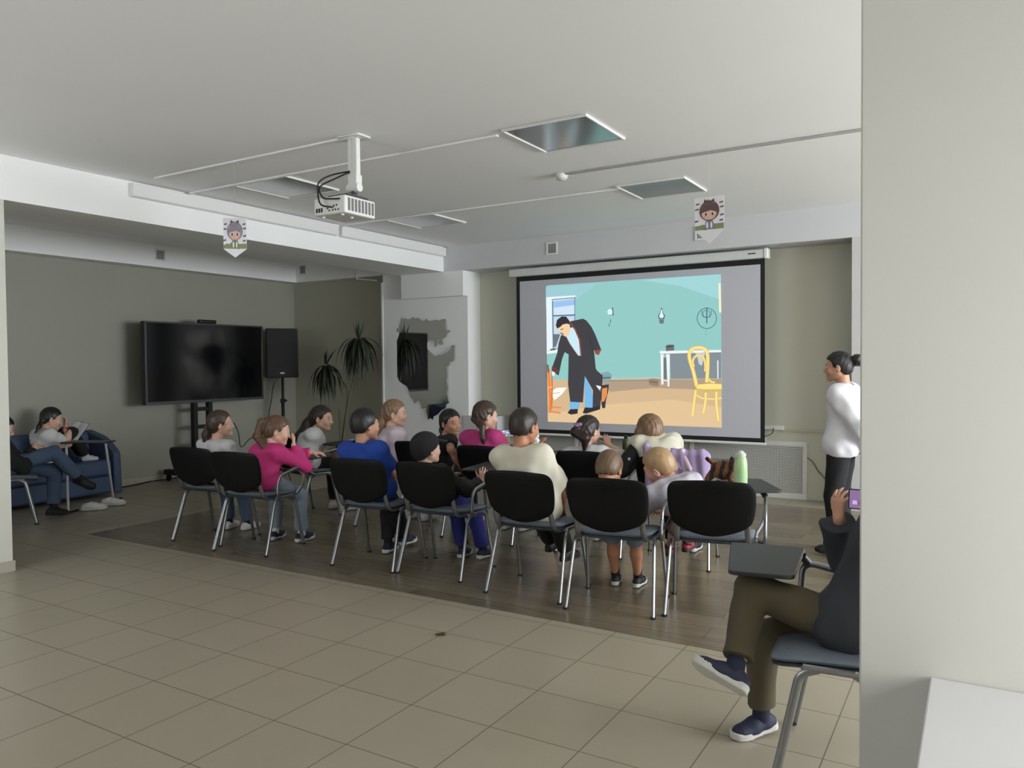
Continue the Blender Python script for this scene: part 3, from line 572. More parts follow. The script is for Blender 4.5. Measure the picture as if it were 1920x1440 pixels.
cable([tuple(onz(200, 922, 0.006)), tuple(onz(218, 916, 0.006)), tuple(onz(258, 908, 0.006)), tuple(onz(285, 902, 0.006)), tuple(onz(312, 899, 0.006)), tuple(onz(345, 893, 0.006))], 0.008, 'black cable on the floor along the left wall below the television')

# ================================================================== MIRROR MAP ON THE PILLAR
D_MIR = math.radians(-2.5)
MIR = bpy.data.materials.new('mirror_acrylic'); MIR.use_nodes = True; _b = MIR.node_tree.nodes['Principled BSDF']; _b.inputs['Metallic'].default_value = 1.0; _b.inputs['Roughness'].default_value = 0.02
_n = MIR.node_tree.nodes.new('ShaderNodeTexNoise'); _n.inputs['Scale'].default_value = 3; _r = MIR.node_tree.nodes.new('ShaderNodeMix'); _r.data_type = 'RGBA'; _r.inputs[6].default_value = (0.66, 0.67, 0.68, 1); _r.inputs[7].default_value = (0.72, 0.73, 0.74, 1); MIR.node_tree.links.new(_n.outputs[0], _r.inputs[0]); MIR.node_tree.links.new(_r.outputs[2], _b.inputs['Base Color'])
def z2(u, v): return (560+u*340/1632, 560+v*300/1440)
outl = [(925,165),(940,182),(960,175),(985,188),(1010,178),(1035,165),(1048,178),(1075,172),(1100,185),(1118,205),(1140,200),(1158,178),(1168,198),(1200,200),(1245,190),(1270,198),(1300,186),(1333,182),(1340,205),(1333,240),(1345,285),(1372,282),(1376,300),(1350,310),(1338,345),(1300,368),(1312,398),(1300,418),(1275,412),(1268,395),(1280,370),(1255,372),(1246,432),(1232,436),(1236,372),(1172,372),(1162,405),(1166,455),(1205,490),(1240,530),(1262,508),(1300,508),(1350,480),(1378,450),(1388,420),(1418,418),(1416,470),(1412,560),(1372,572),(1368,600),(1345,612),(1350,700),(1342,740),(1355,800),(1348,850),(1356,905),(1368,935),(1340,950),(1336,985),(1300,1000),(1262,1040),(1222,1060),(1215,1092),(1195,1072),(1172,1090),(1165,1050),(1150,1010),(1158,980),(1118,988),(1110,955),(1090,905),(1060,930),(1045,942),(1040,910),(1008,880),(1000,840),(975,790),(940,770),(905,745),(875,690),(846,640),(842,570),(850,490),(838,455),(818,448),(816,428),(850,410),(885,370),(900,330),(905,305),(868,290),(862,275),(895,265)]
mbm = MB(); pts = []
for u, v in outl:
    x, y = z2(u, v); p = ony(x, y, YP-0.006); pts.append((float(p[0]), float(p[2])))
mc = (sum(p[0] for p in pts)/len(pts), sum(p[1] for p in pts)/len(pts))
bm_poly = [(p[0]-mc[0], p[1]-mc[1]) for p in pts]
mbm.prism(bm_poly, (-0.006, -0.0005), lambda u, v, q: (u, q, v)); mo = obj('mirror_map', mbm, MIR, ang=20); mo.location = (mc[0], YP-.017, mc[1]); mo.rotation_euler = (0, 0, D_MIR); tag(mo, 'jagged map-shaped wall mirror on the white pillar left of the screen', 'mirror')
# triangulate the concave outline cleanly
import bmesh
_bm = bmesh.new(); _bm.from_mesh(mo.data); bmesh.ops.triangulate(_bm, faces=[f for f in _bm.faces if len(f.verts) > 4]); bmesh.ops.recalc_face_normals(_bm, faces=_bm.faces); _bm.to_mesh(mo.data); _bm.free(); mo.data.polygons.foreach_set('use_smooth', [False]*len(mo.data.polygons))

# ================================================================== POTTED PLANT
pb_ = onz(640, 872, 0.0); Yp = 7.85; PX = float(ony(640, 830, Yp)[0])
PL = thing('potted_dracaena', 'tall potted dracaena with two drooping leaf crowns in the alcove behind the children', 'plant', (PX, Yp, 0)); PO = (PX, Yp, 0)
LEAF = mat('dark_leaf', (38, 46, 30), 0.5, var=0.35, scale=12); STEM = mat('plant_stem', (96, 92, 70), 0.8, var=0.3, scale=30, stretch=(1, 1, 12))
mb = MB(); mb.lathe([(0.12, 0.0), (0.16, 0.3), (0.175, 0.32), (0.165, 0.33), (0.15, 0.29)], n=28); obj('pot', mb, mat('clay_pot', (120, 96, 78), 0.8), PL)
mb = MB(); mb.lathe([(0.001, 0.28), (0.15, 0.29)], n=24); obj('soil', mb, mat('soil', (48, 40, 32), 0.95, var=0.4, scale=80), PL)
def W(x, y, dy=0.0):
    p = ony(x, y, Yp+dy); return (float(p[0])-PX, float(p[1])-Yp, float(p[2]))
for nm, pts, r in (('stem', [(0, 0, 0.27), W(648, 790), W(656, 740), W(668, 690), W(671, 640)], [0.018, 0.016, 0.014, 0.012, 0.01]), ('stem', [(-0.04, 0.02, 0.27), W(645, 800, 0.05), W(652, 738, 0.05), W(640, 712, 0.05), W(612, 680, 0.05)], [0.016, 0.014, 0.012, 0.01, 0.01]), ('support_stick', [(0.02, -0.03, 0.27), W(636, 768, -0.03)], [0.012, 0.012])):
    mb = MB(); P_ = spline(pts, 6); rr = [r[0]+(r[-1]-r[0])*i/(len(P_)-1) for i in range(len(P_))]; mb.tube(P_, rr, 8); obj(nm, mb, STEM, PL)
def leaf_blade(mb, p0, d, L_, w, droop):
    d = np.array(d, float); d /= np.linalg.norm(d); side = np.cross(d, (0, 0, 1.0)); side = side/(np.linalg.norm(side)+1e-6) if np.linalg.norm(side) > 1e-3 else np.array([1.0, 0, 0]); n = 9; vs = []
    p = np.array(p0, float); dd = d.copy()
    for i in range(n+1):
        t = i/n; ww = w*(0.35+0.65*math.sin(PI*min(1, t*1.1+0.12)))*(1-t**5); up = np.cross(side, dd)
        vs += [p-side*ww, p-up*ww*0.35, p+side*ww]; dd = dd+np.array([0, 0, -droop/n]); dd /= np.linalg.norm(dd); p = p+dd*L_/n
    fs = []
    for i in range(n): a = 3*i; fs += [(a, a+3, a+4, a+1), (a+1, a+4, a+5, a+2)]
    mb.add(vs, fs)
rnd = random.Random(3)
def crown(c, n, L_, tilt, bias):
    for k in range(n):
        a = k*2.39996; up = k < 5; el = (1.35 if up else 0.75-1.75*(k/n))+rnd.uniform(-0.15, 0.15); d = (math.cos(a)*math.cos(el)+bias[0], math.sin(a)*math.cos(el)+bias[1], math.sin(el)+bias[2])
        mb = MB(); leaf_blade(mb, (c[0]+0.012*math.cos(a), c[1]+0.012*math.sin(a), c[2]-0.10*k/n), d, (0.3 if up else L_)*rnd.uniform(0.75, 1.08), 0.012 if up else 0.024, 0.4 if up else rnd.uniform(2.6, 4.6)); obj('leaf', mb, LEAF, PL)
crown(W(672, 634), 60, 0.56, 0, (0.05, 0, 0)); crown(W(611, 682, 0.05), 36, 0.54, 0, (0.35, 0, 0))

# ================================================================== CHAIRS
SEATF = mat('blue_grey_seat_fabric', (104, 113, 124), 0.85, var=0.12, scale=40, bump=0.15, bscale=300)
BACKP = mat('chair_back_black', (11, 11, 12), 0.5, var=0.1, scale=20, bump=0.05, bscale=250, spec=0.22)
TABL = mat('tablet_black', (40, 43, 45), 0.4, var=0.08)
TUBE = mat('chair_tube_grey', (146, 148, 150), 0.28, 0.85, var=0.04)
def chair_proto():
    t = thing('tablet_chair', '', 'chair')
    # seat
    ol = rpoly([(-0.225, 0.06), (0.225, 0.06), (0.235, 0.48), (-0.235, 0.48)], [0.08, 0.08, 0.09, 0.09], 6)
    mb = MB(); mb.pillow(ol, 0.055, lambda u, v, w: (u, v, 0.448+w+0.04*((v-0.28)/0.22)**2*(0.5 if v < 0.28 else -0.6)-0.015*(1-(u/0.235)**2))); obj('seat', mb, SEATF, t)
    mb = MB(); mb.pillow([(u*0.98, 0.27+(v-0.27)*0.98) for u, v in ol], 0.03, lambda u, v, w: (u, v, 0.424+w+0.04*((v-0.28)/0.22)**2*(0.5 if v < 0.28 else -0.6)-0.015*(1-(u/0.235)**2))); obj('seat_shell', mb, mat('seat_shell_grey', (70, 76, 84), 0.5), t)
    # backrest: curved shell, bulging lower edge
    ol = rpoly([(-0.222, 0.075), (-0.13, 0.03), (0, 0.0), (0.13, 0.03), (0.222, 0.075), (0.245, 0.2), (0.238, 0.325), (0, 0.342), (-0.238, 0.325), (-0.245, 0.2)], [0.06, 0.1, 0.1, 0.1, 0.06, 0.1, 0.075, 0.3, 0.075, 0.1], 6)
    bk = lambda u, v, w: (u, 0.012-0.26*v+0.0*v*v+0.38*u*u+w-0.10*(v-0.17)**2, 0.468+v)
    mb = MB(); mb.pillow(ol, 0.036, bk); b = obj('backrest', mb, BACKP, t)
    mb = MB()
    for (vv, uu) in ((0.285, 0.15), (0.262, 0.09)):
        mb.tube([tuple(np.array(bk(u, vv, -0.0165))) for u in np.linspace(-0.02, uu, 8)], 0.0022, 6)
    obj('moulded_rib', mb, BACKP, b)
    # frame: legs, side rails, back uprights
    for s in (-1, 1):
        mb = MB(); mb.tube(smooth_path([(s*0.262, 0.0, 0.0), (s*0.242, 0.135, 0.40), (s*0.238, 0.20, 0.423)], 0.05), 0.0125, 10, sec=(1.25, 0.85)); obj('leg', mb, TUBE, t)
        mb = MB(); mb.tube(smooth_path([(s*0.258, 0.455, 0.0), (s*0.24, 0.37, 0.40), (s*0.238, 0.31, 0.423)], 0.05), 0.0125, 10, sec=(1.25, 0.85)); obj('leg', mb, TUBE, t)
        mb = MB(); mb.tube([(s*0.238, 0.15, 0.423), (s*0.238, 0.36, 0.423)], 0.012, 8); obj('side_rail', mb, TUBE, t)
        mb = MB(); mb.tube(smooth_path([(s*0.2, 0.22, 0.418), (s*0.2, 0.06, 0.425), (s*0.195, 0.022, 0.53), (s*0.19, -0.008, 0.6)], 0.06), 0.012, 10, sec=(1.0, 1.5)); obj('back_upright', mb, TUBE, t)
        for q in ((s*0.262, 0.0), (s*0.258, 0.455)):
            mb = MB(); mb.lathe([(0.0165, 0.0), (0.017, 0.008), (0.0155, 0.012)], c=(q[0], q[1], 0), n=12); obj('foot_cap', mb, RUBBER, t)
    for y in (0.17, 0.36):
        mb = MB(); mb.tube([(-0.236, y, 0.419), (0.236, y, 0.419)], 0.009, 8); obj('cross_bar', mb, TUBE, t)
    return t
def add_arm(t, tablet=True, s=1, tab=(0.13, 0.60, 0.0), tz=0.685):
    mb = MB(); mb.tube(smooth_path([(s*0.238, 0.22, 0.425), (s*0.285, 0.16, 0.42), (s*0.29, 0.10, 0.46), (s*0.29, 0.125, 0.60), (s*0.29, 0.42, 0.655), (s*0.285, 0.43, 0.50), (s*0.24, 0.40, 0.425)], 0.05), 0.0115, 10, sec=(1.2, 0.9)); obj('arm_tube', mb, TUBE, t)
    if not tablet: return
    cx, cy, r = tab
    mb = MB(); mb.tube([(s*0.29, 0.40, 0.65), (s*0.27, 0.42, tz-0.005)], 0.017, 10); mb.tube([(s*0.27, 0.42, tz-0.012), (s*(cx+0.06), cy-0.05, tz-0.012)], 0.01, 8); obj('tablet_hinge', mb, BLACK_PL, t)
    ol = rpoly([(-0.115, -0.24), (0.115, -0.24), (0.15, 0.24), (-0.15, 0.24)], 0.03, 4); c, q = math.cos(r), math.sin(r)
    mb = MB(); mb.prism([(s*cx+c*u-q*v, cy+q*u+c*v) for u, v in ol], (tz-0.008, tz+0.008), lambda u, v, w: (u, v, w)); obj('tablet', mb, TABL, t, bevel=0.004)
chair0 = chair_proto(); _used = [False]
def place_chair(x, y, rz, label, group, arm=None, side=1, **kw):
    if not _used[0]: c = chair0; _used[0] = True; c.location = (x, y, 0.003); c.rotation_euler = (0, 0, rz)
    else:
        c = copy_tree(bare0); c.location = (x, y, 0.003); c.rotation_euler = (0, 0, rz)
    tag(c, label, 'chair', group)
    arms.append((c, arm, side, kw)); return c
arms = []; bare0 = chair0
BK = 'tablet chairs of the back row'; FR = 'tablet chairs of the front row'
def D(a): return math.radians(a)
chs = {}
chs['c1'] = place_chair(-5.53, 4.10, D(7), 'black-backed chair at the far left end of the nearest row, under the girl in white', BK)
chs['c2'] = place_chair(-4.93, 4.04, D(8), 'black-backed chair with steel legs holding the girl in the pink top, back row', BK, arm='t', tab=(0.14, 0.62, 0.0))
chs['c3'] = place_chair(-3.78, 4.16, D(6), 'black-backed chair of the boy in the blue T-shirt', BK)
chs['c4'] = place_chair(-3.23, 4.22, D(2), 'black-backed chair of the child in the black cap', BK, arm='t', tab=(0.10, 0.66, 0.05))
chs['c5'] = place_chair(-2.434, 4.13, D(2), 'black-backed chair of the dark-haired boy in the cream T-shirt', BK)
chs['c6'] = place_chair(-1.842, 4.12, D(9), 'black-backed chair of the slouching child whose hair just shows, second from right', BK, arm='b')
chs['c7'] = place_chair(-1.29, 4.30, D(13), 'black-backed chair at the right end of the back row, beside the leaning blond boy', BK, arm='t', tab=(0.20, 0.58, 0.35))
def front_x(px, py, Y): return float(ony(px, py, Y)[0])
chs['f1'] = place_chair(front_x(545, 850, 5.3), 5.22, D(-14), 'black-backed front-row chair of the long-haired girl in the white T-shirt', FR, arm='t', tab=(0.13, 0.6, 0.1))
chs['f2'] = place_chair(front_x(712, 850, 5.3), 5.22, D(-6), 'black-backed front-row chair of the girl in the tie-dyed top', FR)
chs['f3'] = place_chair(front_x(790, 850, 5.35), 5.3, D(-5), 'black-backed front-row chair of the girl in black who looks back', FR, arm='t')
chs['f4'] = place_chair(front_x(909, 850, 5.3), 5.28, D(0), 'black-backed front-row chair of the girl in pink with the braid', FR, arm='t', tab=(0.14, 0.6, 0.0))
chs['f5'] = place_chair(front_x(1100, 865, 5.3), 5.3, D(4), 'black-backed front-row chair of the girl with the lilac hair tie', FR, arm='t')
chs['f6'] = place_chair(front_x(1252, 880, 5.2), 5.26, D(8), 'black-backed front-row chair under the lilac jacket', FR, arm='t', tab=(0.24, 0.60, -0.1))
chs['r1'] = place_chair(-0.165, 3.0, D(94), 'chair at the right edge in front of the cream wall, with a dark writing tablet', 'chairs standing apart from the rows', arm='t', tab=(0.13, 0.545, D(-84)), side=1)
chs['l1'] = place_chair(-7.97, 3.58, D(-26), 'chair at the far left of the person in jeans, half behind the column', 'chairs standing apart from the rows')
for c, arm, side, kw in arms:
    if arm: add_arm(c, arm == 't', side, **kw)

# small black-topped table and blue sofa at the left wall
ta, tb_ = onz(112, 830, .69), onz(196, 830, .69); fa_, fb_ = onz(128, 964), onz(213, 941); tm = (ta+tb_)/2; ex = _nn = (tb_-ta)/np.linalg.norm(tb_-ta); ey = np.array([-ex[1], ex[0], 0])
TB = thing('side_table', 'narrow black-topped table on two thin pale legs in front of the blue sofa', 'table', (float(tm[0]), float(tm[1]), 0)); TO_ = (float(tm[0]), float(tm[1]), 0)
hl_ = float(np.linalg.norm(tb_-ta))/2
mb = MB(); mb.prism(rpoly([(-hl_, -0.02), (hl_, -0.02), (hl_, 0.22), (-hl_, 0.22)], 0.04), (0.68, 0.694), lambda u, v, w: tuple(tm*np.array([1, 1, 0])+ex*u+ey*v+np.array([0, 0, w]))); obj('table_top', at_parent(mb, TO_), TABL, TB, bevel=0.004)
for f_, t_ in ((fa_, ta), (fb_, tb_)):
    top_ = np.array([t_[0], t_[1], 0.679])+(tm-np.array([t_[0], t_[1], tm[2]]))*np.array([.12, .12, 0])+ey*.06
    mb = MB(); mb.tube([top_, f_+np.array([0, 0, .012])], 0.013, 10); obj('leg', at_parent(mb, TO_), mat('pale_leg', (205, 208, 208), 0.35, 0.2), TB)
    mb = MB(); mb.tube([f_+np.array([0, 0, .013]), f_+ey*.15+np.array([0, 0, .013])], 0.012, 8); obj('floor_bar', at_parent(mb, TO_), BLACK_MT, TB)
SOFA_B = mat('blue_sofa_vinyl', (64, 80, 112), 0.5, var=0.1, scale=4, bump=0.1, bscale=12)
SF = thing('sofa', 'low blue vinyl sofa against the left wall under the girl with the book', 'sofa', (-8.74, 4.2, 0)); FO = (-8.74, 4.2, 0)
mb = MB(); mb.box((-9.0, 2.6, 0.04), (-8.42, 5.17, 0.24)); obj('base', at_parent(mb, FO), SOFA_B, SF, bevel=0.03, seg=3)
mb = MB(); mb.box((-8.86, 2.6, 0.24), (-8.40, 5.16, 0.42)); obj('seat_cushion', at_parent(mb, FO), SOFA_B, SF, bevel=0.04, seg=4)
mb = MB(); mb.prism(rpoly([(-9.03, 0.1), (-8.84, 0.1), (-8.87, 0.70), (-9.0, 0.74)], 0.05), (2.6, 5.17), lambda u, v, w: (u, w, v)); obj('backrest', at_parent(mb, FO), SOFA_B, SF, bevel=0.02, seg=3)
mb = MB(); mb.prism(rpoly([(-9.02, 0.03), (-8.38, 0.03), (-8.40, 0.5), (-8.62, 0.66), (-8.98, 0.74)], [0.03, 0.03, 0.05, 0.1, 0.05]), (5.17, 5.26), lambda u, v, w: (u, w, v)); obj('arm_panel', at_parent(mb, FO), SOFA_B, SF, bevel=0.02, seg=3)

# ================================================================== PEOPLE: implicit-surface modelling
def _n(v): v = np.asarray(v, float); return v/(np.linalg.norm(v)+1e-12)
class SDF:
    def __init__(s): s.ops = []
    def cone(s, a, b, ra, rb, k=0.02, mode='u'):
        a = np.asarray(a, float); b = np.asarray(b, float); ab = b-a; L2 = float(ab @ ab)+1e-12; r = max(ra, rb)
        def fn(X, Y, Z):
            px, py, pz = X-a[0], Y-a[1], Z-a[2]
            t = np.clip((px*ab[0]+py*ab[1]+pz*ab[2])/L2, 0, 1)
            return np.sqrt((px-t*ab[0])**2+(py-t*ab[1])**2+(pz-t*ab[2])**2)-(ra+(rb-ra)*t)
        s.ops.append((fn, np.minimum(a, b)-r, np.maximum(a, b)+r, k, mode)); return s
    def ball(s, c, r, k=0.02, mode='u'): return s.cone(c, np.asarray(c, float)+1e-5, r, r, k, mode)
    def ell(s, c, rad, R=None, k=0.02, mode='u'):     # R: columns = axes
        c = np.asarray(c, float); rad = np.asarray(rad, float); R = np.eye(3) if R is None else R; m = rad.max()
        def fn(X, Y, Z):
            p = (X-c[0], Y-c[1], Z-c[2]); q = [R[0, i]*p[0]+R[1, i]*p[1]+R[2, i]*p[2] for i in range(3)]
            k0 = np.sqrt((q[0]/rad[0])**2+(q[1]/rad[1])**2+(q[2]/rad[2])**2); k1 = np.sqrt((q[0]/rad[0]**2)**2+(q[1]/rad[1]**2)**2+(q[2]/rad[2]**2)**2)+1e-9
            return k0*(k0-1)/k1
        s.ops.append((fn, c-m, c+m, k, mode)); return s
    def custom(s, fn, lo, hi, k=0.0, mode='u'): s.ops.append((fn, np.asarray(lo, float), np.asarray(hi, float), k, mode)); return s
    def plane(s, p, nrm, k=0.0, lo=None, hi=None):    # remove the side the normal points to
        p = np.asarray(p, float); nrm = _n(nrm)
        s.ops.append((lambda X, Y, Z: (X-p[0])*nrm[0]+(Y-p[1])*nrm[1]+(Z-p[2])*nrm[2], lo, hi, k, 'cut')); return s
    def mesh(s, h, noise=None):
        adds = [o for o in s.ops if o[4] == 'u']
        lo = np.min([o[1] for o in adds], 0)-3*h-0.01; hi = np.max([o[2] for o in adds], 0)+3*h+0.01
        n = np.ceil((hi-lo)/h).astype(int)+1
        ax = [(lo[i]+h*np.arange(n[i])).astype(np.float32) for i in range(3)]
        D_ = np.full(n, 0.5, np.float32)
        for fn, a, b, k, mode in s.ops:
            if a is None: i0 = np.zeros(3, int); i1 = n
            else:
                mg = 2*k+3*h
                i0 = np.clip(np.floor((a-mg-lo)/h).astype(int), 0, n); i1 = np.clip(np.ceil((b+mg-lo)/h).astype(int)+1, 0, n)
            if np.any(i1 <= i0): continue
            sl = tuple(slice(i0[i], i1[i]) for i in range(3))
            X = ax[0][sl[0]][:, None, None]; Y = ax[1][sl[1]][None, :, None]; Z = ax[2][sl[2]][None, None, :]
            d = np.broadcast_to(fn(X, Y, Z), D_[sl].shape); c = D_[sl]
            if mode == 'u':
                r = np.minimum(c, d)
                if k > 0: q = np.maximum(k-np.abs(c-d), 0)/k; r = r-q*q*k*0.25
            else:
                e = -d if mode == 's' else d
                r = np.maximum(c, e)
                if k > 0: q = np.maximum(k-np.abs(c-e), 0)/k; r = r+q*q*k*0.25
            D_[sl] = r
        if noise is not None:
            X = ax[0][:, None, None]; Y = ax[1][None, :, None]; Z = ax[2][None, None, :]; D_ = D_+noise(X, Y, Z).astype(np.float32)
        return nets(D_, lo, h)
def nets(D_, lo, h):
    S = D_ < 0; nx, ny, nz = D_.shape
    cnt = np.zeros((nx-1, ny-1, nz-1), np.int8)
    for i in (0, 1):
        for j in (0, 1):
            for k in (0, 1): cnt += S[i:nx-1+i, j:ny-1+j, k:nz-1+k]
    act = np.argwhere((cnt > 0) & (cnt < 8)); idx = np.full((nx-1, ny-1, nz-1), -1, np.int32)
    I, J, K = act.T; idx[I, J, K] = np.arange(len(act))
    corner = {(i, j, k): D_[I+i, J+j, K+k] for i in (0, 1) for j in (0, 1) for k in (0, 1)}
    acc = np.zeros((len(act), 3)); num = np.zeros(len(act))
    for a in range(3):
        for u in (0, 1):
            for v in (0, 1):
                c0 = [u, v]; c0.insert(a, 0); c1 = [u, v]; c1.insert(a, 1)
                d0, d1 = corner[tuple(c0)], corner[tuple(c1)]; x = (d0 < 0) != (d1 < 0)
                t = np.where(x, d0/np.where(x, d0-d1, 1), 0); p = np.zeros((len(act), 3)); p[:, a] = t
                oth = [q for q in range(3) if q != a]; p[:, oth[0]] = u; p[:, oth[1]] = v
                acc += p*x[:, None]; num += x
    V = lo+(act+acc/np.maximum(num, 1)[:, None])*h
    F = []
    for a in range(3):
        s0 = [slice(None)]*3; s1 = [slice(None)]*3; s0[a] = slice(0, -1); s1[a] = slice(1, None)
        A, B = S[tuple(s0)], S[tuple(s1)]; e = np.argwhere(A != B)
        b, c = [(1, 2), (2, 0), (0, 1)][a]; ok = (e[:, b] > 0) & (e[:, c] > 0) & (e[:, b] < D_.shape[b]-1) & (e[:, c] < D_.shape[c]-1); e = e[ok]
        ins = A[tuple(e.T)]
        def at(db, dc):
            q = e.copy(); q[:, b] += db; q[:, c] += dc; return idx[tuple(q.T)]
        quad = np.stack([at(-1, -1), at(0, -1), at(0, 0), at(-1, 0)], 1); quad[~ins] = quad[~ins][:, ::-1]; F.append(quad)
    return V, np.concatenate(F)
def mesh_obj(name, VF, m, parent, Minv=None, zones=None):
    V, F = VF
    if Minv is not None: V = V @ np.array(Minv.to_3x3()).T + np.array(Minv.translation)
    me = bpy.data.meshes.new(name); me.vertices.add(len(V)); me.vertices.foreach_set('co', V.astype(np.float32).ravel())
    me.loops.add(F.size); me.loops.foreach_set('vertex_index', F.astype(np.int32).ravel()); me.polygons.add(len(F))
    me.polygons.foreach_set('loop_start', np.arange(0, F.size, 4, dtype=np.int32)); me.polygons.foreach_set('loop_total', np.full(len(F), 4, np.int32))
    for q in (m if isinstance(m, (list, tuple)) else [m]): me.materials.append(q)
    me.polygons.foreach_set('use_smooth', [True]*len(F)); 
    if zones is not None:
        C_ = VF[0][F].mean(1); mi = np.zeros(len(F), np.int32)
        for fn, k in zones: mi[fn(C_)] = k
        me.polygons.foreach_set('material_index', mi)
    me.update(calc_edges=True); me.validate()
    o = bpy.data.objects.new(name, me); COL.objects.link(o); o.parent = parent; return o
def Rz(a): return np.array([[math.cos(a), -math.sin(a), 0], [math.sin(a), math.cos(a), 0], [0, 0, 1]])
def Rx(a): return np.array([[1, 0, 0], [0, math.cos(a), -math.sin(a)], [0, math.sin(a), math.cos(a)]])
def Ry(a): return np.array([[math.cos(a), 0, math.sin(a)], [0, 1, 0], [-math.sin(a), 0, math.cos(a)]])
def ik(a, c, la, lb, pole):
    a = np.asarray(a, float); c = np.asarray(c, float); d = c-a; L_ = np.linalg.norm(d); mx = (la+lb)*0.995
    if L_ > mx: c = a+d/L_*mx; d = c-a; L_ = mx
    x = (la*la-lb*lb+L_*L_)/(2*L_); hh = math.sqrt(max(la*la-x*x, 0)); dn = d/L_
    p = np.asarray(pole, float); p = p-dn*(p @ dn); p = _n(p)
    return a+dn*x+p*hh, c
SKIN = {'fair': mat('skin_fair', (214, 172, 150), 0.55, var=0.05, scale=20), 'mid': mat('skin_medium', (190, 142, 116), 0.55, var=0.05, scale=20), 'tan': mat('skin_tan', (176, 122, 92), 0.55, var=0.05, scale=20), 'pink': mat('skin_rosy', (216, 164, 146), 0.55, var=0.06, scale=20)}
LIP = mat('lip_tone', (172, 98, 92), 0.5); EYE_W = mat('eye_white', (176, 172, 166), 0.4); IRIS = mat('iris_dark', (40, 28, 22), 0.2)
def hairmat(n, c): return mat('hair_'+n, c, 0.42, var=0.4, scale=3.0, stretch=(45, 45, 4), bump=0.5, bscale=4.0)
HAIR = {'black': hairmat('black', (22, 20, 20)), 'brown': hairmat('brown', (62, 46, 36)), 'dark': hairmat('dark_brown', (42, 32, 27)), 'light': hairmat('light_brown', (124, 98, 72)), 'blond': hairmat('blond', (168, 136, 98)), 'auburn': hairmat('auburn', (92, 68, 48)), 'grey': hairmat('ash', (104, 82, 60))}
def cloth(n, c, **k): return mat('cloth_'+n, c, k.pop('rough', 0.85), var=k.pop('var', 0.07), scale=k.pop('scale', 14), bump=0.12, bscale=500, **k)
def folds(amp, seed, fz=38):
    r = np.random.RandomState(seed); ph = r.rand(6)*6.28; dr = [_n(r.randn(3)) for _ in range(6)]
    def fn(X, Y, Z):
        o = 0
        for i in range(6):
            f = fz*(0.6+0.5*i/3); o = o+np.sin(f*(X*dr[i][0]+Y*dr[i][1]+Z*dr[i][2])+ph[i]+1.5*np.sin(11*(X*dr[i-1][0]+Z*dr[i-1][2])+ph[i-1]))
        return amp*o/3
    return fn
def head_prims(S_, H, R, hs, child):
    """H head centre, R columns right/forward/up, hs size; adds skull, face and ears"""
    P = lambda x, y, z: H+R @ (np.array([x, y, z])*hs)
    q = hs
    S_.ell(P(0, -.012, .022), np.array([.074, .092, .083])*q, R, .02)
    S_.ell(P(0, .03, -.042), np.array([.056, .060, .068])*q, R, .03*q)
    for s in (-1, 1):
        S_.cone(P(s*.045, -.005, -.055), P(0, .066, -.097), .024*q, .017*q, .02*q)
        S_.ball(P(s*.036, .060, -.038), (.025 if child else .021)*q, .02*q)
    S_.ball(P(0, .070, -.098), .015*q, .015*q)
    S_.cone(P(-.03, .078, .014), P(.03, .078, .014), .011*q, .011*q, .014*q)
    for s in (-1, 1): S_.ell(P(s*.031, .098, -.008), np.array([.017, .013, .010])*q, R, .008*q, 's')
    for s in (-1, 1): S_.cone(P(s*.020, .0885, -.0015), P(s*.043, .084, -.002), .0036*q, .0036*q, .003*q); S_.cone(P(s*.022, .0865, -.0155), P(s*.041, .083, -.015), .0032*q, .0032*q, .004*q)
    S_.cone(P(0, .085, -.004), P(0, .097 if child else .102, -.036), .0085*q, .0115*q, .014*q)
    for s in (-1, 1): S_.ball(P(s*.0105, .091, -.041), .0075*q, .008*q)
    S_.cone(P(-.017, .084, -.066), P(.017, .084, -.066), .0055*q, .0055*q, .007*q)
    S_.cone(P(-.014, .083, -.075), P(.014, .083, -.075), .0065*q, .0065*q, .006*q)
    for s in (-1, 1):
        Re = R @ Rz(-s*.35) @ Rx(-.15)
        S_.ell(P(s*.080, -.012, -.018), np.array([.010, .019, .031])*q, Re, .006*q)
        S_.ell(P(s*.088, -.006, -.014), np.array([.006, .010, .018])*q, Re, .004*q, 's')
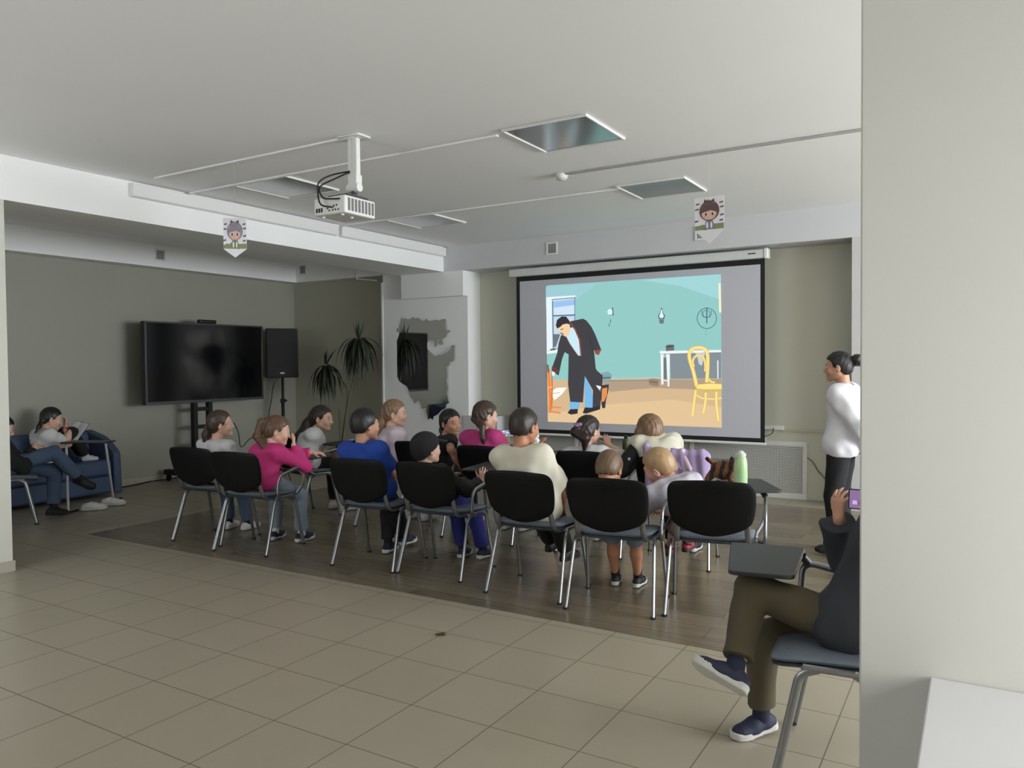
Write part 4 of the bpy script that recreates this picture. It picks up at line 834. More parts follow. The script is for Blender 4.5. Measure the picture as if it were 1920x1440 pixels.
def hand_prims(S_, W_, d, nrm, sc, side, curl=0.35, spread=0.12, thumb_out=0.9, curls=None):
    """W_ wrist, d hand direction, nrm palm normal (palm faces along nrm), side +1 right / -1 left; five separate fingers"""
    d = _n(d); nrm = _n(np.asarray(nrm, float)-d*(np.asarray(nrm, float) @ d)); lat = np.cross(d, nrm)*side   # lat points to the thumb side
    lat = _n(lat)
    pl, pw = .088*sc, .036*sc
    for t in (-1, -.33, .33, 1): S_.cone(W_+d*.008*sc+lat*t*pw*.55, W_+d*pl*(1-.05*abs(t))+lat*t*pw*.85, .0135*sc, .0115*sc, .012*sc)
    base = [(.92, .88, .066), (.30, .98, .074), (-.33, .95, .069), (-.92, .85, .053)]
    for i, (t, b, L_) in enumerate(base):
        p = W_+d*pl*b+lat*t*pw; dd = _n(d+lat*t*spread); c = (curls[i] if curls is not None else curl)*(1+.12*i)
        r = [.0088, .0082, .0074, .0062] if i < 3 else [.0078, .0072, .0064, .0054]
        for k, f in enumerate((.45, .31, .24)):
            a = c*(0.75 if k == 0 else 1.0); ax = np.cross(dd, nrm); dd = _n(dd*math.cos(a)+nrm*math.sin(a)); q = p+dd*L_*sc*f
            S_.cone(p, q, r[k]*sc, r[k+1]*sc, .0022 if k else .006*sc); p = q
    p = W_+d*.022*sc+lat*pw*.75+nrm*.006*sc; dd = _n(d*.75+lat*thumb_out+nrm*.35)
    for k, (L_, r0, r1) in enumerate(((.04, .0135, .0105), (.032, .0102, .009), (.026, .009, .0068))):
        q = p+dd*L_*sc; S_.cone(p, q, r0*sc, r1*sc, .010*sc if k == 0 else .004); p = q; dd = _n(dd+d*.35+nrm*.15)
def shoe(parent, Minv, A, toe, up, sc, m, sole_m, name='shoe'):
    """A ankle joint, toe direction (unit), up direction"""
    t = _n(toe); u = _n(np.asarray(up, float)-t*(np.asarray(up, float) @ t)); l = np.cross(t, u)
    g = A-u*.068*sc; heel = g-t*.045*sc; tip = g+t*.165*sc
    S_ = SDF(); S_.cone(heel+u*.042*sc, g+t*.04*sc+u*.046*sc, .034*sc, .035*sc, .02*sc); S_.cone(g+t*.04*sc+u*.044*sc, tip-t*.03*sc+u*.03*sc, .035*sc, .029*sc, .03*sc)
    for s in (-1, 1): S_.cone(g+t*.06*sc+l*s*.012*sc+u*.03*sc, tip-t*.05*sc+l*s*.014*sc+u*.03*sc, .03*sc, .028*sc, .02*sc)
    S_.cone(A-u*.02*sc-t*.012*sc, A+u*.018*sc-t*.014*sc, .037*sc, .034*sc, .02*sc)
    def under(X, Y, Z):
        px, py, pz = X-g[0], Y-g[1], Z-g[2]; a = (px*t[0]+py*t[1]+pz*t[2])/sc; c = (px*u[0]+py*u[1]+pz*u[2])/sc
        return (.020+.018*np.clip((a-.09)/.1, 0, 1)**2-c)*sc
    S_.ops.append((under, None, None, 0, 'cut')); S_.plane(A+u*.022*sc, u-t*.15)
    o = mesh_obj(name, S_.mesh(.0052*max(sc, .85)), m, parent, Minv)
    def slab(X, Y, Z):
        px, py, pz = X-g[0], Y-g[1], Z-g[2]; a = (px*t[0]+py*t[1]+pz*t[2])/sc; b = (px*l[0]+py*l[1]+pz*l[2])/sc; c = (px*u[0]+py*u[1]+pz*u[2])/sc
        w = .034+.010*np.exp(-((a-.10)/.05)**2); tt = np.clip(a, -.05, .135); dxy = np.sqrt((a-tt)**2+b*b)-w
        zc = .006+.018*np.clip((a-.09)/.1, 0, 1)**2; e = np.abs(c-zc-.014)-.017
        return np.maximum(dxy, e)*sc
    S2 = SDF(); S2.custom(slab, np.minimum(heel, tip)-.06*sc, np.maximum(heel, tip)+.06*sc)
    mesh_obj('sole', S2.mesh(.0052*max(sc, .85)), sole_m, o, None if Minv is None else Minv)
    S3 = SDF()
    for k in range(4):
        c = g+t*(.045+.021*k)*sc+u*(.079-.0075*k)*sc; S3.cone(c-l*.017*sc, c+l*.017*sc, .0035*sc, .0035*sc, 0)
    mesh_obj('laces', S3.mesh(.003), sole_m, o, Minv)
    return o
# hairline in head coordinates: y -> lowest hair height
def hairline(style):
    if style == 'boy': return [(-.12, -.066), (-.05, -.058), (-.028, -.02), (.0, -.005), (.022, .0), (.034, .034), (.06, .052), (.1, .064)]
    return [(-.12, -.085), (-.05, -.075), (-.03, -.035), (.0, -.012), (.024, -.008), (.036, .032), (.06, .055), (.1, .068)]
def person(label, hip, yaw, head, hy, hp=0.0, hr=0.0, s=0.82, hs=0.97, neck=None, twist=0.0, shtilt=0.0, handL=None, handR=None, footL=None, footR=None,
           skin='fair', hair='brown', style='boy', top=None, sleeve=0.6, bottom=None, leg_end=0.92, shoes=None, soles=None, socks=None, group=None, tails=None, dirs=None, poleL=None, poleR=None,
           kpL=None, kpR=None, h=0.0062, extra=None, toeL=None, toeR=None, hem=0.07, tie=None, loose=0.0, curls=None, curl=0.4, bare_feet=False, hair_t=0.013, fringe=None):
    hip = np.asarray(hip, float); head = np.asarray(head, float)
    root = thing('person', label, 'person', (hip[0], hip[1], 0), yaw, group)
    Minv = (Matrix.Translation((hip[0], hip[1], 0)) @ Matrix.Rotation(yaw, 4, 'Z')).inverted()
    F_ = Rz(yaw) @ np.array([0, 1.0, 0]); Rr = Rz(yaw) @ np.array([1.0, 0, 0])
    RH = Rz(yaw+hy) @ Rx(hp) @ Ry(hr)
    if neck is None: neck = head+RH @ np.array([0, -.035, -.118])*hs+np.array([0, 0, -.035])-F_*.015
    neck = np.asarray(neck, float)
    sp = _n(neck-hip); Rt = Rz(yaw+twist) @ np.array([1.0, 0, 0]); Rt = _n(Rt-.35*sp*(Rt @ sp)); Rt = _n(Rt+sp*shtilt); Ft = np.cross(sp, Rt)
    sw = .158*s; tl = np.linalg.norm(neck-hip)
    sh = {1: neck+Rt*sw-sp*.052*s, -1: neck-Rt*sw-sp*.052*s}
    waist = hip+sp*tl*.36-Ft*.012*s; chest = hip+sp*tl*.70-Ft*.012*s
    hj = {1: hip+Rr*.085*s+F_*.01, -1: hip-Rr*.085*s+F_*.01}
    ua, fa, th, sn = .285*s, .245*s, .405*s, .385*s
    arm = {}; leg = {}
    for sd, tgt, pole in ((1, handR, poleR), (-1, handL, poleL)):
        if tgt is None: tgt = hip+F_*.26*s+Rr*sd*.10*s+np.array([0, 0, .10*s])
        pole = np.asarray(pole, float) if pole is not None else Rr*sd*.5-F_*.5+np.array([0, 0, -.7])
        e, w = ik(sh[sd], tgt, ua, fa, pole); arm[sd] = (e, w)
    for sd, tgt, pole in ((1, footR, kpR), (-1, footL, kpL)):
        if tgt is None: tgt = hip+F_*.42*s+Rr*sd*.10*s; tgt = np.array([tgt[0], tgt[1], .075*s])
        pole = np.asarray(pole, float) if pole is not None else F_*.7+np.array([0, 0, 1.0])+Rr*sd*.1
        kn, an = ik(hj[sd], tgt, th, sn, pole); leg[sd] = (kn, an)
    # ---- body, one continuous surface
    def trunk(S_, o, k):
        S_.cone(hj[-1]+np.array([0, 0, .01]), hj[1]+np.array([0, 0, .01]), .098*s+o, .098*s+o, k)
        for sd in (-1, 1):
            S_.cone(hip+Rr*sd*.055*s, waist+Rt*sd*.045*s, .095*s+o, .083*s+o, k); S_.cone(waist+Rt*sd*.045*s, chest+Rt*sd*.062*s, .085*s+o, .088*s+o, k)
            S_.cone(chest+Rt*sd*.055*s, neck+Rt*sd*.05*s-sp*.06*s, .085*s+o, .052*s+o, k)
            S_.cone(neck-sp*.03*s, sh[sd]+sp*.004, .045*s+o, .050*s+o, k)
    B = SDF(); trunk(B, 0.0, .03)
    nb = head+RH @ np.array([0, -.03, -.075])*hs
    B.cone(neck-sp*.02, nb, .050*min(1, s*1.1), .047*hs, .02)
    head_prims(B, head, RH, hs, s < .95)
    for sd in (-1, 1):
        e, w = arm[sd]; B.cone(sh[sd], e, .046*s, .037*s, .025); B.cone(e, e*.45+w*.55, .037*s, .034*s, .015); B.cone(e*.6+w*.4, w, .035*s, .024*s, .015)
        dd, nn = None, None
        if dirs and sd in dirs: dd, nn = dirs[sd]
        if dd is None: dd = _n(w-e)
        if nn is None: nn = _n(-Rr*sd*.6+np.array([0, 0, -.8]))
        hand_prims(B, w, dd, nn, .88*s if s < .95 else .95, sd, curl if curls is None else .3, curls=(curls or {}).get(sd))
        kn, an = leg[sd]; B.cone(hj[sd], kn, .078*s, .054*s, .03); B.cone(kn, kn*.6+an*.4, .053*s, .052*s, .02); B.cone(kn*.62+an*.38-_n(F_)*.01, an, .050*s, .033*s, .02)
        t = toeR if sd > 0 else toeL
        t = _n(t) if t is not None else _n(F_+Rr*sd*.12)
        up = np.array([0, 0, 1.0]) if abs(t[2]) < .2 else _n(kn-an)
        up = _n(up-t*(up @ t))
        B.cone(an-up*.028*s-t*.03*s, an-up*.040*s+t*.115*s, .028*s, .019*s, .02)
    lipc = head+RH @ (np.array([0, .088, -.070])*hs)
    def lips(C_):
        q = (C_-lipc) @ RH/hs; return (np.abs(q[:, 0]) < .02) & (np.abs(q[:, 2]) < .0105*(1-(q[:, 0]/.024)**2)) & (q[:, 1] > -.012)
    body = mesh_obj('body', B.mesh(h), [SKIN[skin], LIP], root, Minv, zones=[(lips, 1)])
    for sd in (-1, 1):
        mb = MB(); c = head+RH @ (np.array([sd*.031, .0790, -.008])*hs); r = .0108*hs
        for part, (rr, off, yy) in enumerate(((r, 0.0, 1.0), (r*.60, r*.62, .66))):
            mb.cur = part; nu, nv = 12, 8; vs = []; cc = c+RH @ np.array([0, off, 0])
            for i in range(nv+1):
                for j in range(nu): a = PI*i/nv; b = 2*PI*j/nu; vs.append(cc+RH @ np.array([rr*math.sin(a)*math.cos(b), rr*yy*math.sin(a)*math.sin(b), rr*math.cos(a)]))
            mb.add(vs, [(i*nu+j, (i+1)*nu+j, (i+1)*nu+(j+1) % nu, i*nu+(j+1) % nu) for i in range(nv) for j in range(nu)])
        mb.v = [tuple(Minv @ Vector(v)) for v in mb.v]; obj('eye', mb, [EYE_W, IRIS], body)
    hm = HAIR[hair]
    S_ = SDF()
    for sd in (-1, 1): S_.cone(head+RH @ (np.array([sd*.018, .089, .014])*hs), head+RH @ (np.array([sd*.046, .076, .015])*hs), .0042*hs, .003*hs, 0)
    mesh_obj('eyebrows', S_.mesh(.0035), hm, body, Minv)
    # ---- hair
    Hh = SDF(); t = hair_t; P = lambda x, y, z: head+RH @ (np.array([x, y, z])*hs)
    if style != 'cap':
        Hh.ell(P(0, -.014, .024), (np.array([.074, .092, .084])+t)*hs, RH, .01); Hh.ell(P(0, -.045, -.025), (np.array([.060, .052, .055])+t)*hs, RH, .03)
        hl = np.array(hairline('boy' if style == 'boy' else 'girl')); wig = .006
        def cut(X, Y, Z):
            p = (X-head[0], Y-head[1], Z-head[2]); q = [(RH[0, i]*p[0]+RH[1, i]*p[1]+RH[2, i]*p[2])/hs for i in range(3)]
            z = np.interp(q[1], hl[:, 0], hl[:, 1])+wig*np.sin(q[0]*190)*.5
            return (z-q[2])*hs*.8
        Hh.ops.append((cut, head-.2, head+.2, .006, 'cut'))
        if fringe:   # a fringe over the forehead
            for k in range(7): a = -.05+.1*k/6; Hh.cone(P(a*.6, .045, .095), P(a, .086-6*a*a, fringe), .014*hs, .010*hs, .012)
    for tail in (tails or []):
        pts = [np.asarray(p, float) for p in tail['pts']]; rs = tail['r']
        for i in range(len(pts)-1): Hh.cone(pts[i], pts[i+1], rs[i], rs[i+1], tail.get('k', .012))
    if Hh.ops:
        r1 = np.random.RandomState(int(abs(hip[0]*1000)) % 1000)
        ph = r1.rand(3)*6
        def strands(X, Y, Z):
            p = (X-head[0], Y-head[1], Z-head[2]); x = RH[0, 0]*p[0]+RH[1, 0]*p[1]+RH[2, 0]*p[2]; z = RH[0, 2]*p[0]+RH[1, 2]*p[1]+RH[2, 2]*p[2]; y = RH[0, 1]*p[0]+RH[1, 1]*p[1]+RH[2, 1]*p[2]
            k_ = .35 if style == 'boy' else 1.0; return k_*(.0015*np.sin(230*x+8*np.sin(9*z+ph[0])+ph[1])+.0010*np.sin(170*y+6*np.sin(14*z)+ph[2]))
        mesh_obj('hair', Hh.mesh(.005, strands), hm, root, Minv)
    if tie is not None:
        T_ = SDF(); T_.ell(tie[0], (.026, .026, .016), RH, 0); T_.ell(tie[0]+RH @ np.array([.022, 0, .012]), (.022, .012, .014), RH, .01); T_.ell(tie[0]+RH @ np.array([-.022, 0, .008]), (.022, .012, .014), RH, .01)
        mesh_obj('hair_tie', T_.mesh(.004), tie[1], root, Minv)
    # ---- clothes
    if top is not None:
        o = .012+loose; C = SDF(); trunk(C, o, .045)
        C.plane(hip-sp*hem*s, -sp, .004, hip-.32*s, hip+.32*s)
        for sd in (-1, 1):
            e, w = arm[sd]; r0 = .049*s+o
            if sleeve <= 1: end = sh[sd]+(e-sh[sd])*sleeve; dr = _n(e-sh[sd])
            else: end = e+(w-e)*(sleeve-1); dr = _n(w-e)
            A_ = SDF()
            def capped(a, b, ra, rb, endp, drr):
                f = SDF().cone(a, b, ra, rb).ops[0]
                return (lambda X, Y, Z, f=f[0]: np.maximum(f(X, Y, Z), (X-endp[0])*drr[0]+(Y-endp[1])*drr[1]+(Z-endp[2])*drr[2])), f[1], f[2]
            if sleeve <= 1: fn, lo, hi = capped(sh[sd], end+dr*.02, r0, r0+.004*s, end, dr); C.custom(fn, lo, hi, .06)
            else:
                C.cone(sh[sd], e, r0, .040*s+o, .06); fn, lo, hi = capped(e, end+dr*.02, .040*s+o, .028*s+o+.004, end, dr); C.custom(fn, lo, hi, .015)
        lo_ = hip-.4; hi_ = neck+.02
        nd = _n(nb-neck); cc = neck+nd*.012-np.cross(Rt, nd)*0.0
        def collar(X, Y, Z):
            px, py, pz = X-cc[0], Y-cc[1], Z-cc[2]; a = px*nd[0]+py*nd[1]+pz*nd[2]; r = np.sqrt(np.maximum(px*px+py*py+pz*pz-a*a, 0))
            return np.maximum(-a, r-.078*s)
        C.ops.append((collar, neck-.13*s, neck+.13*s, .008, 's'))
        mesh_obj(top[1], C.mesh(h*1.15, folds(.0062, int(abs(head[0])*100), 50)), top[0], root, Minv)
    if bottom is not None:
        C = SDF(); o = .011; C.cone(hj[-1]+np.array([0, 0, .01]), hj[1]+np.array([0, 0, .01]), .1*s+o, .1*s+o, .03)
        for sd in (-1, 1):
            C.cone(hip+Rr*sd*.055*s, waist+Rt*sd*.045*s, .096*s+o*.5, .084*s+o*.5, .03)
            kn, an = leg[sd]
            if leg_end <= 1e-6: continue
            C.cone(hj[sd], kn, .082*s+o, .060*s+o, .03)
            end = kn+(an-kn)*leg_end; dr = _n(an-kn); f = SDF().cone(kn, end+dr*.02, .058*s+o, (.050 if leg_end > .6 else .06)*s+o).ops[0]
            C.custom((lambda X, Y, Z, f=f, end=end, dr=dr: np.maximum(f[0](X, Y, Z), (X-end[0])*dr[0]+(Y-end[1])*dr[1]+(Z-end[2])*dr[2])), f[1], f[2], .02)
        C.plane(hip+sp*.10*s, sp, .004, hip-.3*s, waist+.2*s)
        mesh_obj(bottom[1], C.mesh(h*1.15, folds(.0035, int(abs(hip[1])*99)+5, 46)), bottom[0], root, Minv)
    for sd, tt in ((-1, toeL), (1, toeR)):
        kn, an = leg[sd]; t = _n(tt) if tt is not None else _n(F_+Rr*sd*.12)
        up = np.array([0, 0, 1.0]) if tt is None or abs(t[2]) < .2 else _n(kn-an)
        if socks is not None:
            S_ = SDF(); a = kn*.30+an*.70; S_.cone(a, an, .041*s, .038*s, .01); S_.cone(an, an-up*.030*s, .036*s, .030*s, .01)
            if shoes is None: S_.cone(an-up*.036*s-t*.025*s, an-up*.045*s+t*.125*s, .035*s, .028*s, .02)
            S_.plane(a, a-an, 0, a-.06, a+.06)
            mesh_obj('sock', S_.mesh(.0055), socks, root, Minv)
        if shoes is not None: shoe(root, Minv, an, t, up, .98*s, shoes, soles or shoes)
    return dict(root=root, Minv=Minv, head=head, RH=RH, arm=arm, leg=leg, sh=sh, neck=neck, hs=hs, sp=sp, Ft=Ft, Rt=Rt, hip=hip, F=F_, R=Rr, waist=waist, chest=chest)

# ------------------------------------------------------------------ the audience
GRP = 'children seated on the tablet chairs'
def seat(k, dx=0.0, dy=0.24, z=0.545):
    c = chs[k]; a = c.rotation_euler[2]; R = Rz(a); p = R @ np.array([dx, dy, 0]); return np.array([c.location[0]+p[0], c.location[1]+p[1], z])
def headc(k, x, y, dx=0.0):
    # where the line of sight through the head crosses the upright plane along the chair's middle (shifted dx to its right)
    c = chs[k]; r = Rz(c.rotation_euler[2]) @ np.array([1.0, 0, 0]); o = np.array([c.location[0], c.location[1], 0])+r*dx
    d = _ray(x, y); t = ((o-CP) @ r)/(d @ r); p = CP+d*t; q = Rz(-c.rotation_euler[2]) @ (p-o); return p
def cyaw(k): return float(chs[k].rotation_euler[2])
def ank(x, y, s=0.82): p = onz(x, y); return np.array([p[0], p[1], .078*s])
WHITE_T = cloth('white_tee', (206, 206, 206)); CREAM_T = cloth('cream_tee', (208, 203, 184)); BLUE_T = cloth('royal_blue_tee', (22, 62, 148)); PINK_T = cloth('magenta_top', (196, 52, 120)); PINK2 = cloth('pink_top', (186, 60, 124)); BLACK_T = cloth('black_tee', (22, 22, 24)); GREY_T = cloth('light_grey_tee', (176, 180, 186))
TIE_DYE = mat('cloth_tie_dye', (206, 188, 198), 0.85, var=0.16, scale=9); LILAC = cloth('lilac_fleece', (164, 146, 182)); PALEP = cloth('pale_pink_top', (214, 190, 206)); BLUE_P = cloth('navy_blue_pants', (34, 38, 110)); BLACK_P = cloth('black_pants', (22, 22, 25)); JEANS = cloth('pale_jeans', (120, 132, 145), var=0.14); DJEANS = cloth('blue_jeans', (66, 84, 108), var=0.14)
GREY_S = cloth('grey_shorts', (120, 128, 142)); OLIVE_P = cloth('olive_trousers', (76, 68, 48)); NAVY_J = cloth('dark_slate_jacket', (44, 47, 54)); WSHIRT = cloth('white_sweatshirt', (220, 220, 226))
SH_W = mat('shoe_white', (206, 206, 204), 0.6); SH_NAVY = mat('shoe_navy', (34, 36, 62), 0.7, var=0.2, scale=60); SH_BLACK = mat('shoe_black', (22, 22, 24), 0.6); SH_SOLE = mat('sole_white', (196, 194, 188), 0.6); SOCK_W = cloth('white_sock', (200, 200, 200)); SOCK_B = cloth('black_sock', (20, 20, 22)); SOCK_N = cloth('navy_sock', (26, 34, 56))
MOUTH = np.array([0, .125, -.06])
def tail(*pts): return [np.asarray(p, float) for p in pts]

# back row, left to right
H_ = headc('c1', 414, 794, .03)
person('girl in a white T-shirt with a dark low ponytail, leftmost of the back row', seat('c1', 0.01, .20), cyaw('c1'), H_, D(-42), D(4), s=.82, hs=.98, skin='fair', hair='brown', style='girl', top=(WHITE_T, 't_shirt'), sleeve=.55,
       bottom=(DJEANS, 'trousers'), leg_end=.86, shoes=SH_W, soles=SH_SOLE, socks=SOCK_B, footL=ank(430, 992), footR=ank(464, 994), group=GRP,
       tails=[dict(pts=tail(H_+Rz(D(-46)) @ np.array([0, -.095, -.02]), H_+Rz(D(-46)) @ np.array([0, -.125, -.09]), H_+Rz(D(-46)) @ np.array([0, -.12, -.18]), H_+Rz(D(-46)) @ np.array([0, -.10, -.25])), r=[.028, .03, .026, .012])])
H_ = headc('c2', 521, 806, .07); q = Rz(D(-60)); RHp = Rz(cyaw('c2')+D(-50)) @ Rx(D(-12))
mo_ = H_+RHp @ (MOUTH*.98)
g4 = person('girl in a magenta top with a long light-brown ponytail, hand over her mouth', seat('c2', 0.03, .22), cyaw('c2'), H_, D(-50), D(-12), s=.84, hs=1.0, twist=D(-14), skin='fair', hair='auburn', style='girl', top=(PINK_T, 'long_sleeved_top'), sleeve=1.86, hem=.10, loose=.006,
       bottom=(JEANS, 'jeans'), leg_end=.88, shoes=SH_NAVY, soles=SH_SOLE, socks=SOCK_W, footL=ank(516, 1012), footR=ank(566, 1016), group=GRP,
       handR=mo_+np.array([.03, -.01, -.045]), poleR=(.6, .3, -.8), handL=np.array([-4.66, 4.70, .735]), poleL=(-.4, .2, -.8), dirs={1: (_n(RHp @ np.array([-.6, -.1, .75])), _n(RHp @ np.array([0, -1, .1]))), -1: (_n(np.array([.8, .45, 0])), np.array([0, 0, -1.0]))},
       tails=[dict(pts=tail(H_+RHp @ np.array([0, -.085, .06]), H_+RHp @ np.array([0, -.135, .04]), H_+RHp @ np.array([.0, -.155, -.05])+np.array([0, 0, -.03]), ony(497, 838, H_[1]-.13), ony(489, 866, H_[1]-.15)), r=[.03, .032, .034, .03, .012])])
H_ = headc('c3', 686, 795, -.06)
person('dark-haired boy in a royal-blue T-shirt, third from the left in the back row', seat('c3', -.02, .19), cyaw('c3'), H_, D(-24), D(0), s=.86, hs=1.0, skin='mid', hair='black', style='boy', top=(BLUE_T, 't_shirt'), sleeve=.72, loose=.008, hem=.10, hair_t=.017,
       bottom=(BLACK_P, 'trousers'), leg_end=.86, shoes=SH_NAVY, soles=SH_SOLE, socks=SOCK_B, footL=ank(728, 1036), footR=ank(760, 1026), group=GRP, handR=ony(741, 906, 4.58), poleR=(.9, -.4, -.3))
H_ = headc('c4', 800, 840, -.13); RHp = Rz(cyaw('c4')+D(-20)) @ Rx(D(8))
p8 = person('child in a black cap sunk low in the chair, holding up a tablet top', seat('c4', -.05, .24, .53), cyaw('c4'), H_, D(-20), D(8), s=.80, hs=.98, skin='fair', hair='black', style='cap', top=(BLACK_T, 'dark_top'), sleeve=1.8, loose=.006,
       bottom=(BLUE_P, 'trousers'), leg_end=.86, shoes=SH_NAVY, soles=SH_SOLE, socks=SOCK_B, footL=ank(868, 1046), footR=ank(906, 1048), group=GRP, handR=ony(903, 902, 4.62), poleR=(.8, -.2, -.5), dirs={1: (np.array([.1, .1, 1.0]), np.array([-.3, 1, 0.]))})
C = SDF(); P = lambda x, y, z: H_+RHp @ (np.array([x, y, z])*.98)
C.ell(P(0, -.014, .03), np.array([.092, .112, .094]), RHp, 0); C.ell(P(0, -.05, -.02), np.array([.078, .068, .07]), RHp, .03); C.plane(P(0, .0, -.022), RHp @ _n(np.array([0, .62, -1.0])), .01, H_-.25, H_+.25)
cp = mesh_obj('cap', C.mesh(.005), cloth('black_cap', (24, 24, 27)), p8['root'], p8['Minv'])
C = SDF(); C.ell(P(0, .10, .035), np.array([.07, .08, .012]), RHp @ Rx(D(-14)), 0); mesh_obj('peak', C.mesh(.005), cloth('black_cap', (24, 24, 27)), cp, p8['Minv'])
H_ = headc('c5', 984, 798, -.07)
g11 = person('close-cropped dark-haired boy in a cream T-shirt with his elbow out', seat('c5', -.01, .19), cyaw('c5'), H_, D(-12), D(-4), s=.90, hs=1.02, skin='tan', hair='dark', style='boy', hair_t=.010, top=(CREAM_T, 't_shirt'), sleeve=.98, loose=.012, hem=.12,
       bottom=(BLACK_P, 'trousers'), leg_end=.80, shoes=SH_BLACK, soles=SH_BLACK, footL=ank(1046, 1050), footR=ank(1068, 1062), kpL=(.3, 1, .6), group=GRP, handR=ony(1056, 952, 4.56), poleR=(1.0, -.25, .35), handL=ony(1006, 848, 4.52), poleL=(-.7, -.2, -.6), dirs={-1: (np.array([.25, .2, .9]), np.array([.5, .5, 0]))})
H_ = headc('c6', 1143, 878, -.10)
person('slouching light-brown-haired child, only the hair showing over the chair back', seat('c6', -.04, .30, .53), cyaw('c6'), H_, D(-4), D(-24), s=.74, hs=.96, neck=H_+np.array([0, .0, -.155]), skin='tan', hair='grey', style='boy', top=(GREY_T, 't_shirt'), sleeve=.5, bottom=(GREY_S, 'shorts'), leg_end=.05,
       shoes=SH_BLACK, soles=SH_SOLE, socks=SOCK_B, group=GRP, handL=seat('c6', -.12, .42, .56), handR=seat('c6', .12, .42, .56), poleL=(-.5, -.2, -.7), poleR=(.5, -.2, -.7), hair_t=.014)
H_ = ony(1234, 873, 4.66)
person('blond boy leaning sideways to the left out of the rightmost back-row chair', seat('c7', -.08, .25), cyaw('c7'), H_, D(70), D(-20), D(-18), s=.80, hs=1.0, neck=ony(1254, 910, 4.62), twist=D(10), shtilt=.22, skin='pink', hair='blond', style='boy', hair_t=.011, top=(cloth('pale_printed_tee', (190, 186, 196), var=.18, scale=30), 't_shirt'), sleeve=.62, loose=.008,
       bottom=(GREY_S, 'shorts'), leg_end=.10, shoes=mat('shoe_red', (150, 34, 52), 0.6), soles=SH_BLACK, socks=SOCK_B, footL=ank(1240, 1068), footR=ank(1262, 1062), group=GRP, handL=ony(1200, 995, 4.72), poleL=(-.7, -.3, -.4), handR=ony(1240, 960, 4.85))
# front row, left to right
H_ = headc('f1', 604, 783, .0)
person('girl in a white T-shirt with very long dark hair leaning on her tablet', seat('f1', 0.02, .20), cyaw('f1'), H_, D(-52), D(-6), s=.95, hs=1.05, neck=H_+np.array([-.07, -.04, -.155]), twist=D(-30), skin='fair', hair='dark', style='girl', top=(WHITE_T, 't_shirt'), sleeve=.85, loose=.012, hem=.10,
       bottom=(BLACK_P, 'trousers'), shoes=SH_W, soles=SH_SOLE, group=GRP, handR=ony(604, 852, 5.86), poleR=(.7, .2, -.6), handL=ony(588, 850, 5.8),
       tails=[dict(pts=tail(H_+Rz(D(-70)) @ np.array([0, -.09, .0]), ony(578, 797, H_[1]-.06), ony(562, 818, H_[1]-.17), ony(553, 842, H_[1]-.24)), r=[.06, .058, .045, .015], k=.03)])
H_ = headc('f2', 741, 774, .0)
person('blond girl in a pale tie-dyed top with a side ponytail', seat('f2', 0.0, .19), cyaw('f2'), H_, D(-52), D(-2), s=.90, hs=1.04, neck=H_+np.array([-.03, -.03, -.155]), twist=D(-20), skin='fair', hair='light', style='girl', top=(TIE_DYE, 't_shirt'), sleeve=.8, loose=.012, bottom=(BLACK_P, 'trousers'), shoes=SH_W, soles=SH_SOLE, group=GRP,
       handR=ony(768, 850, 5.8), tails=[dict(pts=tail(H_+Rz(D(-58)) @ np.array([-.02, -.10, .03]), ony(720, 772, H_[1]-.07), ony(716, 795, H_[1]-.08), ony(708, 822, H_[1]-.12)), r=[.024, .03, .034, .012])])
H_ = headc('f3', 845, 791, .05)
person('dark-haired girl in a black T-shirt turning her face back towards the camera', seat('f3', 0.03, .20), cyaw('f3'), H_, D(-98), D(-3), D(4), s=.90, hs=1.0, neck=H_+np.array([-.06, .02, -.155]), twist=D(-38), skin='mid', hair='black', style='girl', top=(BLACK_T, 't_shirt'), sleeve=.62, bottom=(BLACK_P, 'trousers'), shoes=SH_W, soles=SH_SOLE, group=GRP,
       handR=ony(866, 880, 5.5), poleR=(.6, -.7, -.2), tails=[dict(pts=tail(H_+Rz(D(-103)) @ np.array([0, -.09, -.01]), H_+Rz(D(-103)) @ np.array([0, -.11, -.08]), H_+Rz(D(-103)) @ np.array([.02, -.09, -.15])), r=[.03, .034, .02])])
H_ = headc('f4', 911, 778, -.09)
g10 = person('girl in a pink top with a dark braid, looking at a lit phone', seat('f4', -.04, .18), cyaw('f4'), H_, D(-32), D(-6), s=.88, hs=1.02, skin='fair', hair='brown', style='girl', top=(PINK2, 'long_sleeved_top'), sleeve=1.7, loose=.006, bottom=(DJEANS, 'jeans'), shoes=SH_W, soles=SH_SOLE, group=GRP,
       handR=ony(948, 834, 5.66), poleR=(.6, -.4, -.6), handL=ony(940, 836, 5.72), dirs={1: (np.array([-.1, .3, .9]), np.array([-.3, .8, 0.])), -1: (np.array([.2, .4, .8]), np.array([.3, .8, 0.]))},
       tails=[dict(pts=tail(H_+Rz(D(-30)) @ np.array([-.01, -.10, -.03]), ony(905, 800, H_[1]-.12), ony(904, 811, H_[1]-.135), ony(906, 822, H_[1]-.14), ony(907, 833, H_[1]-.14)), r=[.032, .030, .025, .024, .010], k=.004)])
H_ = headc('f5', 1104, 806, -.09)
